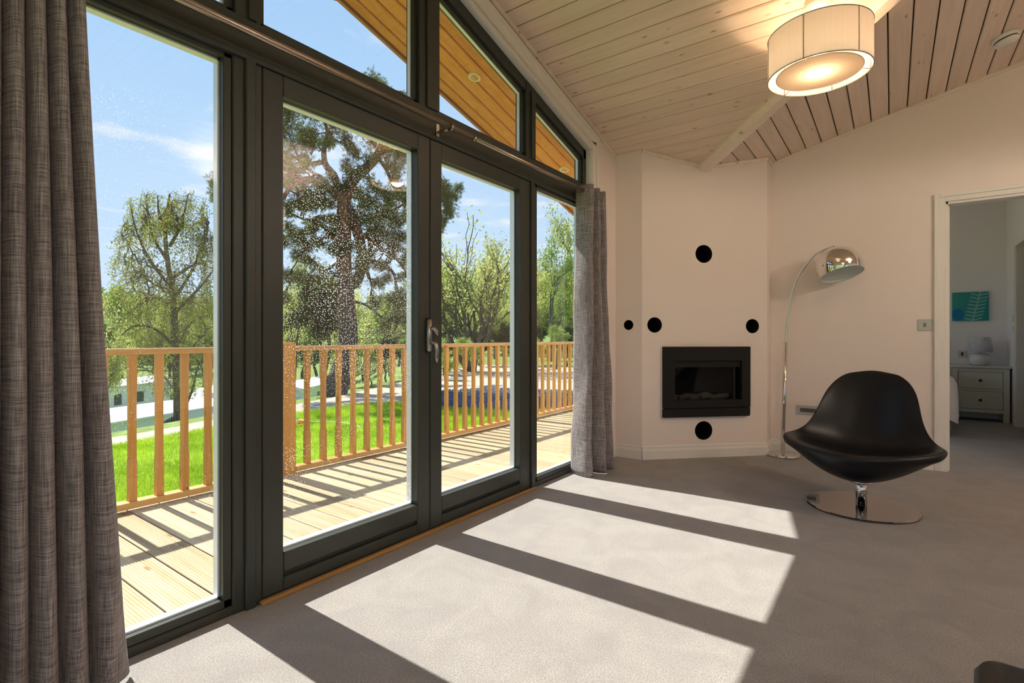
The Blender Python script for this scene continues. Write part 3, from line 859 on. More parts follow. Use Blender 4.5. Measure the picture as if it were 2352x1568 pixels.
strip_h('baseboard_window', [(XW, 4.15), (XW, GY1 + 0.087)], 'cream skirting board on the window wall behind the curtain', 'skirting', M_white, 0.112, 0.016)
vxm = -1.29
vym = valley_y(vxm)
strip_h('trim_5', [(X1, YB), (XR, YB), (DP1.x, YB), (DP1.x, DP1.y), (vxm, vym), (DP0.x, DP0.y), (XW, 4.152), (XW, YRIDGE), (XW, 2*YRIDGE - 4.152)], 'pale timber cornice bead along the tops of the walls', 'trim', M_beam, 0.026, 0.020, zf=lambda x, y: hz(x, y) + 0.002, ogee=False)

# ------------------------------------------------------------------ bedroom beyond the doorway
BY1 = 8.815
b = MB()
b.box(-2.0, 1.30, BY1, BY1 + 0.12, -0.1, 2.8)
b.box(1.151, 1.271, 8.20, BY1, -0.1, 2.8)
b.box(1.151, 1.271, 7.30, 8.20, 2.06, 2.8)
b.box(1.151, 1.271, YB + 0.11, 7.30, -0.1, 2.8)
b.box(-2.08, -1.95, YB + 0.11, 5.5, -0.1, 2.8); b.box(-2.08, -1.95, 8.5, BY1 + 0.12, -0.1, 2.8)
b.box(-2.08, -1.95, 5.5, 8.5, -0.1, 0.3); b.box(-2.08, -1.95, 5.5, 8.5, 2.3, 2.8)
b.box(2.2, 2.3, YB + 0.11, BY1 + 0.12, -0.1, 2.8); b.box(1.271, 2.3, BY1, BY1 + 0.12, -0.1, 2.8)
tag(b.build('wall_bedroom', M_bedwall, world_origin=True), 'pale grey bedroom walls seen through the doorway', 'wall', kind='structure')
b = MB().box(-2.08, 2.3, YB + 0.11, BY1 + 0.12, 2.75, 2.9)
tag(b.build('ceiling_bedroom', M_bedwall, world_origin=True), 'flat bedroom ceiling', 'ceiling', kind='structure')
plain_window('added_window_4', 'unseen window in the outer wall, added to light the bedroom', 0, -2.015, 5.5, 8.5, 0.3, 2.3, 3)  # added out of view to brighten the bedroom
dd = thing('door_4', (1.151, 8.2, 0), 'white door lining with two metal keeps on the bedroom side wall', 'door frame', kind='structure')
MB().box(1.133, 1.151, 8.20, 8.27, 0, 2.13, 0.003).build('architrave', M_white, dd)
MB().box(1.133, 1.151, 7.23, 7.30, 0, 2.13, 0.003).build('architrave', M_white, dd)
MB().box(1.133, 1.151, 7.30, 8.20, 2.06, 2.13, 0.003).build('architrave', M_white, dd)
MB().box(1.148, 1.275, 8.185, 8.20, 0, 2.06).build('jamb_lining', M_white, dd)
for z_ in (1.075, 1.195):
    MB().box(1.130, 1.1335, 8.235, 8.255, z_, z_ + 0.085, 0.001).build('keep_plate', M_satin, dd)
strip_h('baseboard_bedroom', [(1.150, BY1), (-1.95, BY1)], 'white skirting board on the bedroom wall behind the bedside cabinet', 'skirting', M_white, 0.112, 0.016)

# bedside cabinet
nsx0, nsx1, nsy0, nsy1, nst = 0.605, 1.128, 8.425, 8.785, 0.675
ns = thing('bedside_cabinet', ((nsx0+nsx1)/2, (nsy0+nsy1)/2, 0), 'ivory two-drawer bedside cabinet with dark knobs', 'cabinet')
MB().box(nsx0 - 0.018, nsx1 + 0.018, nsy0 - 0.016, nsy1, nst - 0.026, nst, 0.004).build('top', M_nstand, ns)
for a, c_ in ((nsx0, nsx0 + 0.055), (nsx1 - 0.055, nsx1)):
    for e_, f_ in ((nsy0, nsy0 + 0.05), (nsy1 - 0.05, nsy1)):
        MB().box(a, c_, e_, f_, 0, nst - 0.026, 0.003).build('leg', M_nstand, ns)
MB().box(nsx0 + 0.01, nsx0 + 0.025, nsy0 + 0.05, nsy1 - 0.05, 0.10, nst - 0.026).build('side_panel', M_nstand, ns)
MB().box(nsx1 - 0.025, nsx1 - 0.01, nsy0 + 0.05, nsy1 - 0.05, 0.10, nst - 0.026).build('side_panel', M_nstand, ns)
MB().box(nsx0 + 0.055, nsx1 - 0.055, nsy0 + 0.004, nsy0 + 0.02, 0.11, 0.152).build('bottom_rail', M_nstand, ns)
MB().box(nsx0 + 0.055, nsx1 - 0.055, nsy0 + 0.004, nsy0 + 0.02, nst - 0.07, nst - 0.026).build('top_rail', M_nstand, ns)
MB().box(nsx0 + 0.055, nsx1 - 0.055, nsy0 + 0.004, nsy0 + 0.02, 0.372, 0.398).build('middle_rail', M_nstand, ns)
MB().box(nsx0 + 0.03, nsx1 - 0.03, nsy0 + 0.03, nsy1 - 0.02, 0.115, nst - 0.03).build('carcass', plain('drawer_shadow_gap', (0.12, 0.11, 0.09), 0.8), ns)
for z0, z1 in ((0.156, 0.368), (0.402, 0.601)):
    dw = MB().box(nsx0 + 0.059, nsx1 - 0.059, nsy0 + 0.004, nsy0 + 0.028, z0, z1, 0.002).build('drawer', M_nstand, ns)
    MB().lathe([(0, 0.030), (0.012, 0.029), (0.0165, 0.022), (0.014, 0.015), (0.007, 0.010), (0.007, 0.0), (0, 0.0)], ((nsx0+nsx1)/2, nsy0 + 0.004, (z0+z1)/2), 20, Matrix(((1,0,0),(0,0,-1),(0,1,0)))).build('knob', M_dark, dw)

# bedside lamp, still wrapped in clear film
tl = thing('table_lamp', (0.885, 8.60, nst), 'white crackle ball table lamp with film-wrapped shade', 'lamp')
MB().lathe([(0, 0.0), (0.062, 0.0), (0.085, 0.012), (0.104, 0.05), (0.106, 0.085), (0.093, 0.125), (0.062, 0.148), (0.03, 0.155), (0.014, 0.158), (0.014, 0.185), (0, 0.185)], (0.885, 8.60, nst), 40).build('lamp_base', plain('crackle_ceramic', (0.72, 0.70, 0.68), 0.5, noise=0.15, nscale=90, bumps=0.8), tl)
MB().lathe([(0.116, 0.165), (0.092, 0.345), (0.090, 0.345), (0.114, 0.165)], (0.885, 8.60, nst), 40, close=True).build('lamp_shade', shade_cloth('white_shade', (0.86, 0.86, 0.90), 0.35), tl)
fm, ft, fbm = new_mat('clear_film')
fbm.inputs['Roughness'].default_value = 0.12; fbm.inputs['Alpha'].default_value = 0.30; fbm.inputs['Base Color'].default_value = (0.85, 0.87, 0.95, 1)
_mp = coords(ft); _nz = N(ft, 'ShaderNodeTexNoise', inp={'Scale': 26.0, 'Detail': 3.0, 'Distortion': 2.0}); ft.links.new(_mp.outputs[0], _nz.inputs['Vector']); bump(ft, fbm, _nz.outputs['Fac'], 1.0, 0.02)
MB().lathe([(0.120, 0.163), (0.118, 0.22), (0.108, 0.28), (0.097, 0.347), (0.05, 0.349)], (0.885, 8.60, nst), 40).build('film_wrap', fm, tl)

# canvas: abstract turquoise picture (flat print)
pm, pt, pb = new_mat('turquoise_print')
tc = N(pt, 'ShaderNodeTexCoord'); sp = N(pt, 'ShaderNodeSeparateXYZ'); pt.links.new(tc.outputs['Generated'], sp.inputs[0])
def pmath(op, a, b_=None, c_=None):
    n = N(pt, 'ShaderNodeMath', operation=op)
    for i, x in enumerate((a, b_, c_)):
        if x is None: continue
        if isinstance(x, bpy.types.NodeSocket): pt.links.new(x, n.inputs[i])
        else: n.inputs[i].default_value = x
    return n.outputs[0]
U, V = sp.outputs['X'], sp.outputs['Z']
base = mixc(pt, U, (0.05, 0.36, 0.33), (0.01, 0.27, 0.29))
dx = pmath('SUBTRACT', U, 0.16); dz = pmath('SUBTRACT', V, 0.22)
dist = pmath('SQRT', pmath('ADD', pmath('MULTIPLY', dx, dx), pmath('MULTIPLY', pmath('MULTIPLY', dz, dz), 0.6)))
base = mixc(pt, ramp(pt, dist, 0.14, 0.2, (1,1,1), (0,0,0)), base, (0.0, 0.20, 0.42))
stem = pmath('ADD', pmath('MULTIPLY', V, 0.22), 0.56)
sd_ = pmath('ABSOLUTE', pmath('SUBTRACT', U, stem))
wv = pmath('SINE', pmath('MULTIPLY', pmath('ADD', V, pmath('MULTIPLY', sd_, -0.25)), 52.0))
leafm = pmath('MULTIPLY', pmath('GREATER_THAN', wv, 0.35), pmath('LESS_THAN', sd_, 0.24))
leafm = pmath('MAXIMUM', leafm, pmath('LESS_THAN', sd_, 0.022))
base = mixc(pt, pmath('MULTIPLY', leafm, 0.55), base, (0.45, 0.68, 0.66))
pt.links.new(base, pb.inputs['Base Color']); pb.inputs['Roughness'].default_value = 0.7
cv = MB().box(0.632, 0.985, 8.785, 8.813, 1.233, 1.600, 0.004).build('wall_canvas', pm)
tag(cv, 'turquoise abstract canvas above the bedside cabinet', 'picture')
sk = thing('wall_socket', (0.735, 8.813, 0.80), 'steel plug socket behind the bedside lamp', 'socket')
MB().box(0.690, 0.776, 8.806, 8.8145, 0.765, 0.850, 0.002).build('face_plate', M_steel, sk)
MB().box(0.720, 0.746, 8.803, 8.807, 0.785, 0.830, 0.001).build('insert', M_dark, sk)

# bed with duvet hanging over the side
bed = thing('bed', (-0.25, 7.75, 0), 'bed with pale duvet hanging over its side in the bedroom', 'bed')
MB().box(-0.94, 0.50, 6.92, 8.74, 0.06, 0.30, 0.01).build('divan_base', plain('divan_cloth', (0.2, 0.19, 0.18), 0.9), bed)
MB().box(-0.93, 0.49, 6.93, 8.73, 0.30, 0.52, 0.03).build('mattress', M_duvet, bed)
MB().box(-1.0, 0.52, 8.74, 8.80, 0.0, 1.05, 0.01).build('headboard', plain('headboard_cloth', (0.16, 0.15, 0.14), 0.9), bed)
dv = MB(); L4 = 4*24; lev = [(0.625, -0.16), (0.622, -0.08), (0.60, -0.025), (0.54, 0.0), (0.42, 0.012), (0.30, 0.016), (0.17, 0.012)]
dcx, dcy, dhx, dhy, dr_ = -0.21, 7.56, 0.755, 0.70, 0.14
for jj, (z_, ins) in enumerate(lev):
    for q in range(4):
        sx_, sy_ = ((1, 1), (-1, 1), (-1, -1), (1, -1))[q]
        for k in range(24):
            if k < 12:
                a = q*PI/2 + PI/2*k/11; x_ = dcx + sx_*(dhx - dr_) + (dr_ + ins)*math.cos(a); y_ = dcy + sy_*(dhy - dr_) + (dr_ + ins)*math.sin(a)
            else:
                t_ = (k - 11)/13; a = (q + 1)*PI/2
                n2 = ((1, 1), (-1, 1), (-1, -1), (1, -1))[(q + 1) % 4]
                x0_, y0_ = dcx + sx_*(dhx - dr_) + (dr_ + ins)*math.cos(a), dcy + sy_*(dhy - dr_) + (dr_ + ins)*math.sin(a)
                x1_, y1_ = dcx + n2[0]*(dhx - dr_) + (dr_ + ins)*math.cos(a), dcy + n2[1]*(dhy - dr_) + (dr_ + ins)*math.sin(a)
                x_, y_ = x0_ + (x1_ - x0_)*t_, y0_ + (y1_ - y0_)*t_
            wv = 0.018*math.sin((q*24 + k)*0.9)*max(0, (jj - 3)/3)
            r_ = math.hypot(x_ - dcx, y_ - dcy)
            dv.v.append((x_ + (x_ - dcx)/r_*wv, y_ + (y_ - dcy)/r_*wv, z_ + (0.03*math.sin((q*24 + k)*0.45) if jj == 6 else 0)))
for j in range(len(lev) - 1):
    for k in range(L4):
        dv.f.append((j*L4 + k, (j+1)*L4 + k, (j+1)*L4 + (k+1) % L4, j*L4 + (k+1) % L4)); dv.sm.append(True)
dv.f.append(tuple(range(L4))); dv.sm.append(True)
du = dv.build('duvet', M_duvet, bed)
MB().box(-0.96, 0.525, 8.02, 8.45, 0.535, 0.645, 0.03).build('folded_throw', M_throw, bed)

# ------------------------------------------------------------------ curtains and rod
XROD, ZROD, RROD = -1.868, 2.130, 0.0135
rod = thing('curtain_rod', (XROD, 1.7, ZROD), 'long pewter curtain rod across the window transom', 'curtain rod')
MB().tube([(XROD, -0.55, ZROD), (XROD, 2.20, ZROD)], RROD, 20).build('rod', M_rod, rod)
MB().tube([(XROD, 2.02, ZROD), (XROD, 3.78, ZROD)], RROD*0.86, 20).build('inner_rod', M_rod, rod)
MB().tube([(XROD, 2.185, ZROD), (XROD, 2.205, ZROD)], RROD*1.12, 20).build('joint_collar', M_rod, rod)
for yb_ in (2.005, 3.76, -0.50):
    bk = MB().tube([(XROD, yb_ - 0.008, ZROD), (XROD, yb_ + 0.008, ZROD)], RROD*1.5, 20).build('bracket_ring', M_rod, rod)
    MB().tube([(XROD, yb_, ZROD + 0.019), (XROD - 0.01, yb_, ZROD + 0.028)], 0.004, 8).build('grub_screw', M_rod, bk)
    MB().tube([(XROD - 0.012, yb_, ZROD - 0.008), (XF + 0.01, yb_ - 0.003, ZROD - 0.006)], 0.007, 10).build('bracket_arm', M_rod, bk)
    MB().box(XF + 0.010, XF + 0.014, yb_ - 0.016, yb_ + 0.006, 2.098, 2.165, 0.001).build('bracket_plate', M_steel, bk)

def curtain(name, label, yR_top, yR_bot, yL_top, yL_bot, nw, A_top, A_bot, ztop, zbot, xc, phase, seed, hem_puddle=0.0, pipes=False):
    rg = random.Random(seed)
    t_ = thing(name, (xc, (yR_top + yL_top)/2, 0), label, 'curtain')
    nu, nv = nw*16, 56
    ph = [rg.uniform(-0.25, 0.25) for _ in range(nw + 2)]
    am = [rg.uniform(0.75, 1.2) for _ in range(nw + 2)]
    m = MB()
    for j in range(nv + 1):
        k = j/nv
        z = ztop + (zbot - ztop)*k
        e = k**1.15
        ya = yR_top + (yR_bot - yR_top)*e; yb_ = yL_top + (yL_bot - yL_top)*e
        for i in range(nu + 1):
            s = i/nu*nw
            i0 = int(min(s, nw - 1e-6)); fr_ = s - i0
            a = am[i0]*(1-fr_) + am[i0+1]*fr_
            A = (A_top + (A_bot - A_top)*e)*(1 + (a - 1)*e)
            th = 2*PI*s + phase + (ph[i0]*(1-fr_) + ph[i0+1]*fr_)*e*2.0
            y = ya + (yb_ - ya)*(i/nu) + 0.30*(yb_ - ya)/nw*math.sin(2*th)*0.5
            x = xc + A*math.cos(th) + 0.006*e*math.sin(9*k + s*2.3)
            if pipes:            # rounded pipes with tight creases between them
                pw = abs(math.sin(PI*s + 0.25*e*math.sin(3.0*k + s)))
                x = xc + A*(2*pw**0.75 - 1) + 0.006*e*math.sin(9*k + s*2.3)
                y = ya + (yb_ - ya)*((i/nu)**(1 - 0.12*e))
            if hem_puddle and k > 0.9:
                x += hem_puddle*((k - 0.9)/0.1)**2*math.cos(th)*0.5 + hem_puddle*((k - 0.9)/0.1)**2*0.5
            zz = z + (0.004*math.sin(th*1.0 + 1) if j == 0 else 0)
            m.v.append((x, y, zz))
    for j in range(nv):
        for i in range(nu):
            a = j*(nu+1) + i
            m.f.append((a, a+1, a+nu+2, a+nu+1)); m.sm.append(True)
    p = m.build('drape', M_curtain, t_)
    so = p.modifiers.new('thick', 'SOLIDIFY'); so.thickness = 0.004; so.offset = 0
    # eyelets where the cloth crosses the rod
    for q in range(nw*2):
        s = (q + 0.5)/2.0
        th0 = s*2*PI
        # crossing: cos(th)=0
        y = yR_top + (yL_top - yR_top)*((q + 0.5 - phase/PI)/2.0/nw)
        if not (min(yR_top, yL_top) <= y <= max(yR_top, yL_top)): continue
        ev = MB(); Mr = Matrix(((0, 0, 1), (1, 0, 0), (0, 1, 0)))
        sg = 1 if (q % 2 == 0) else -1
        Mt = Matrix.Rotation(sg*R(28), 3, 'Z') @ Matrix(((1, 0, 0), (0, 0, 1), (0, 1, 0)))
        ring = [(0.022 + 0.005*math.cos(a), 0.005*math.sin(a)) for a in [2*PI*i/10 for i in range(10)]]
        ev.lathe(ring, (xc, y, ZROD), 24, Mt, close=True).build('eyelet', M_rod, t_)
    return t_
curtain('curtain', 'dark taupe eyelet curtain at the rod end away from the chimney breast', 0.474, 0.582, 0.474 - 0.042*16, 0.582 - 0.060*16, 16, 0.034, 0.042, 2.175, 0.012, XROD, 0.5, 5, hem_puddle=0.03, pipes=True)
TOPP = [(-1.940, 3.470), (-1.868, 3.455), (-1.806, 3.458), (-1.800, 3.49), (-1.868, 3.52), (-1.925, 3.535), (-1.925, 3.555), (-1.868, 3.575), (-1.812, 3.59), (-1.812, 3.61), (-1.868, 3.63), (-1.92, 3.645), (-1.92, 3.665), (-1.868, 3.68), (-1.816, 3.70), (-1.82, 3.725), (-1.868, 3.745)]
BOTP = [(-1.960, 3.430), (-1.88, 3.400), (-1.80, 3.378), (-1.77, 3.400), (-1.83, 3.45), (-1.895, 3.49), (-1.89, 3.52), (-1.80, 3.53), (-1.735, 3.55), (-1.735, 3.575), (-1.82, 3.60), (-1.89, 3.63), (-1.885, 3.66), (-1.80, 3.68), (-1.745, 3.71), (-1.76, 3.74), (-1.85, 3.765)]
c2 = thing('curtain', (XROD, 3.57, 0), 'grey woven eyelet curtain hanging beside the chimney breast', 'curtain')
tp_ = catmull([(p[0], p[1], 2.168) for p in TOPP], 6); bp_ = catmull([(p[0], p[1], 0.004) for p in BOTP], 6)
m = MB(); nv, nu = 60, len(tp_)
for j in range(nv + 1):
    k = j/nv; e = k**1.35
    for i in range(nu):
        q = tp_[i]*(1 - e) + bp_[i]*e
        wv = 0.005*math.sin(11*k + i*0.15)*min(1, 4*k) + 0.004*math.sin(27*k + i*0.31)*k
        m.v.append((q.x + wv, q.y + wv*0.6, 2.168*(1 - k) + 0.004*k))
for j in range(nv):
    for i in range(nu - 1):
        a = j*nu + i
        m.f.append((a, a+1, a+nu+1, a+nu)); m.sm.append(True)
p = m.build('drape', M_curtain, c2)
so = p.modifiers.new('thick', 'SOLIDIFY'); so.thickness = 0.004; so.offset = 0
ring_p = [(0.023 + 0.005*math.cos(a), 0.005*math.sin(a)) for a in [2*PI*i/10 for i in range(10)]]
for i in (1, 4, 7, 10, 13):
    d_ = (Vector(TOPP[i+1]) - Vector(TOPP[i-1])).normalized()
    Mt = Matrix(((d_.x, 0, -d_.y), (d_.y, 0, d_.x), (0, 1, 0)))
    MB().lathe(ring_p, (TOPP[i][0], TOPP[i][1], ZROD), 24, Mt, close=True).build('eyelet', M_rod, c2)

# ------------------------------------------------------------------ pendant lamp
M_thread_shade = shade_cloth('string_shade', (0.66, 0.60, 0.53), 0.20, vert=True, transp=0.045)
M_wire = plain('shade_wire', (0.45, 0.40, 0.33), 0.4, 0.6)
M_diff = shade_cloth('diffuser_cloth', (0.80, 0.71, 0.60), 0.40)
M_bulb = emit('bulb_glow', (1.0, 0.70, 0.42), 7.0)
DR, DH = 0.246, 0.224
def pendant(PX, PY, DZ0, label, watts, tint=(1.0, 0.89, 0.77)):
    PZ = hz(PX, PY)
    pn = thing('pendant_lamp', (PX, PY, DZ0), label, 'lamp')
    tilt = (Matrix.Rotation(math.atan(PG), 3, 'X').inverted() if PX < 1 else Matrix.Rotation(math.atan(PM), 3, 'Y'))
    MB().lathe([(0, -0.050), (0.030, -0.050), (0.055, -0.044), (0.064, -0.028), (0.066, 0.0), (0, 0.0)], (PX, PY, PZ + 0.002), 32, tilt).build('ceiling_rose', M_plastic, pn)
    MB().tube([(PX, PY, PZ - 0.04), (PX, PY, DZ0 + DH - 0.02)], 0.0035, 8).build('cord', M_plastic, pn)
    sh = MB().lathe([(DR, 0.0), (DR, DH)], (PX, PY, DZ0), 96).build('shade', M_thread_shade, pn)
    def ring(r, z, rr, nm, par, mat=M_wire):
        prof = [(r + rr*math.cos(a), z + rr*math.sin(a)) for a in [2*PI*i/8 for i in range(8)]]
        return MB().lathe(prof, (PX, PY, DZ0), 96, close=True).build(nm, mat, par)
    ring(DR, 0.0, 0.003, 'bottom_ring', pn); ring(DR, DH, 0.003, 'top_ring', pn); ring(DR*0.83, 0.012, 0.0025, 'diffuser_ring', pn)
    for k in range(6):
        a = R(20) + k*PI/3
        MB().tube([(PX + DR*math.cos(a)*0.998, PY + DR*math.sin(a)*0.998, DZ0), (PX + DR*math.cos(a)*0.998, PY + DR*math.sin(a)*0.998, DZ0 + DH)], 0.003, 8).build('upright_wire', M_wire, pn)
    for k in range(3):
        a = R(20) + k*2*PI/3
        MB().tube([(PX + 0.03*math.cos(a), PY + 0.03*math.sin(a), DZ0 + DH - 0.03), (PX + DR*math.cos(a), PY + DR*math.sin(a), DZ0 + DH)], 0.0025, 8).build('spoke', M_wire, pn)
        MB().tube([(PX + DR*0.83*math.cos(a), PY + DR*0.83*math.sin(a), DZ0 + 0.010), (PX + DR*math.cos(a), PY + DR*math.sin(a), DZ0)], 0.002, 6).build('diffuser_clip', M_wire, pn)
    MB().lathe([(0, 0.012), (DR*0.83, 0.012), (DR*0.83, 0.0135), (0, 0.0135)], (PX, PY, DZ0), 64, smooth=False).build('diffuser', M_diff, pn)
    MB().lathe([(0, 0.0), (0.016, 0.0), (0.019, 0.02), (0.019, 0.06), (0, 0.06)], (PX, PY, DZ0 + DH - 0.08), 20).build('bulb_holder', M_plastic, pn)
    MB().lathe([(0, -0.090), (0.020, -0.082), (0.030, -0.060), (0.028, -0.035), (0.014, -0.005), (0.013, 0.0), (0, 0.0)], (PX, PY, DZ0 + DH - 0.08), 24).build('bulb', M_bulb, pn)
    ld = bpy.data.lights.new('bulb_light', 'POINT'); ld.energy = watts; ld.color = tint; ld.shadow_soft_size = 0.06
    lo = bpy.data.objects.new('bulb_light', ld); col.objects.link(lo); lo.parent = pn
    lo.location = (0, 0, DH - 0.19)
    return pn
pendant(-0.318, 3.232, 2.440, 'large white drum pendant lamp, lit, hanging above the lounge chair', 10.5, (1.0, 0.74, 0.48))
pendant(2.0, 3.2, 2.35, 'unseen lit drum pendant added to brighten the far side of the living room', 115)  # added unseen lamp that brightens the walls and ceiling
pendant(2.0, -0.8, 2.35, 'unseen lit drum pendant added as fill light at the kitchen end of the room', 115)  # second added fill lamp, also out of view

# ------------------------------------------------------------------ smoke alarm
AX, AY = 0.585, 4.55
AZ = mainz(AX)
sa = thing('smoke_alarm', (AX, AY, AZ - 0.04), 'round white smoke alarm on the pitched ceiling', 'smoke alarm')
tl2 = Matrix.Rotation(-math.atan(PM), 3, 'Y')
MB().lathe([(0, -0.026), (0.066, -0.026), (0.070, -0.021), (0.070, 0.0), (0, 0.0)], (AX, AY, AZ + 0.001), 40, tl2).build('base_plate', M_plastic, sa)
MB().lathe([(0, -0.033), (0.060, -0.033), (0.060, -0.025), (0, -0.025)], (AX, AY, AZ), 40, tl2).build('vent_gap', M_dark, sa)
MB().lathe([(0, -0.058), (0.046, -0.056), (0.061, -0.045), (0.063, -0.033), (0, -0.033)], (AX, AY, AZ), 40, tl2).build('cover', M_plastic, sa)

# ------------------------------------------------------------------ switch and socket on the end wall
sw = thing('light_switch', (0.207, YB, 1.074), 'brushed steel light switch beside the doorway', 'switch')
MB().box(0.165, 0.251, YB - 0.007, YB - 0.0005, 1.078, 1.164, 0.002).build('face_plate', M_steel, sw)
MB().box(0.199, 0.217, YB - 0.011, YB - 0.006, 1.105, 1.137, 0.001).build('rocker', plain('grey_rocker', (0.25, 0.24, 0.22), 0.3), sw)
so_ = thing('media_socket', (-0.59, YB, 0.353), 'wide brushed steel socket plate low on the end wall behind the chair', 'socket')
MB().box(-0.672, -0.500, YB - 0.008, YB - 0.0005, 0.352, 0.430, 0.002).build('face_plate', M_steel, so_)
MB().box(-0.645, -0.527, YB - 0.011, YB - 0.007, 0.375, 0.408, 0.001).build('insert', M_dark, so_)
for k in range(4):
    MB().box(-0.640 + k*0.028, -0.617 + k*0.028, YB - 0.0125, YB - 0.010, 0.380, 0.403, 0.001).build('outlet_module', plain('grey_module', (0.12, 0.11, 0.10), 0.3), so_)

# ------------------------------------------------------------------ arc floor lamp
ly = 5.0
lamp = thing('arc_floor_lamp', (-0.758, ly - 0.02, 0), 'chrome arc floor lamp with dome shade beside the chimney breast', 'lamp')
MB().lathe([(0, 0.0), (0.122, 0.0), (0.124, 0.004), (0.124, 0.020), (0.120, 0.025), (0, 0.026)], (-0.750, ly - 0.02, 0), 56).build('base', M_chrome, lamp)
MB().tube([(-0.757, ly - 0.02, 0.024), (-0.736, ly - 0.01, 0.985)], 0.0175, 20).build('lower_pole', M_chrome, lamp)
arc = catmull([(-0.737, ly - 0.01, 0.95), (-0.727, ly - 0.012, 1.12), (-0.703, ly - 0.018, 1.303), (-0.672, ly - 0.025, 1.44), (-0.620, ly - 0.035, 1.563), (-0.524, ly - 0.05, 1.695), (-0.455, ly - 0.062, 1.735), (-0.384, ly - 0.07, 1.757)], 8)
MB().tube(arc, 0.0095, 14).build('arc_tube', M_chrome, lamp)
MB().tube([arc[-1], arc[-1] + Vector((0.012, 0, 0.0))], 0.0075, 12).build('tube_end', M_dark, lamp)
DRr = 0.170
dc = (-0.342, 4.91, 1.588)
dt = Matrix.Rotation(R(-16), 3, 'Y') @ Matrix.Rotation(R(-13), 3, 'X')
prof = [(DRr*math.sin(a), DRr*math.cos(a)) for a in [R(1 + 112*i/22) for i in range(23)]]
MB().lathe(prof, dc, 64, dt).build('dome_shade', M_chrome, lamp)
MB().lathe([(p[0]*0.985, p[1]*0.985) for p in prof], dc, 64, dt).build('shade_lining', plain('white_enamel', (0.90, 0.90, 0.88), 0.5), lamp)
lb = MB().lathe([(0, -0.085), (0.022, -0.078), (0.030, -0.055), (0.022, -0.02), (0.014, 0.01), (0.014, 0.06), (0, 0.06)], (dc[0] - 0.02, dc[1], dc[2] + 0.09), 20, dt).build('bulb', M_plastic, lamp)
MB().tube([Vector(dc) + dt @ Vector((0.0, 0.0, 0.165)), Vector(dc) + dt @ Vector((0, 0, 0.182))], 0.012, 14).build('swivel_cap', M_chrome, lamp)

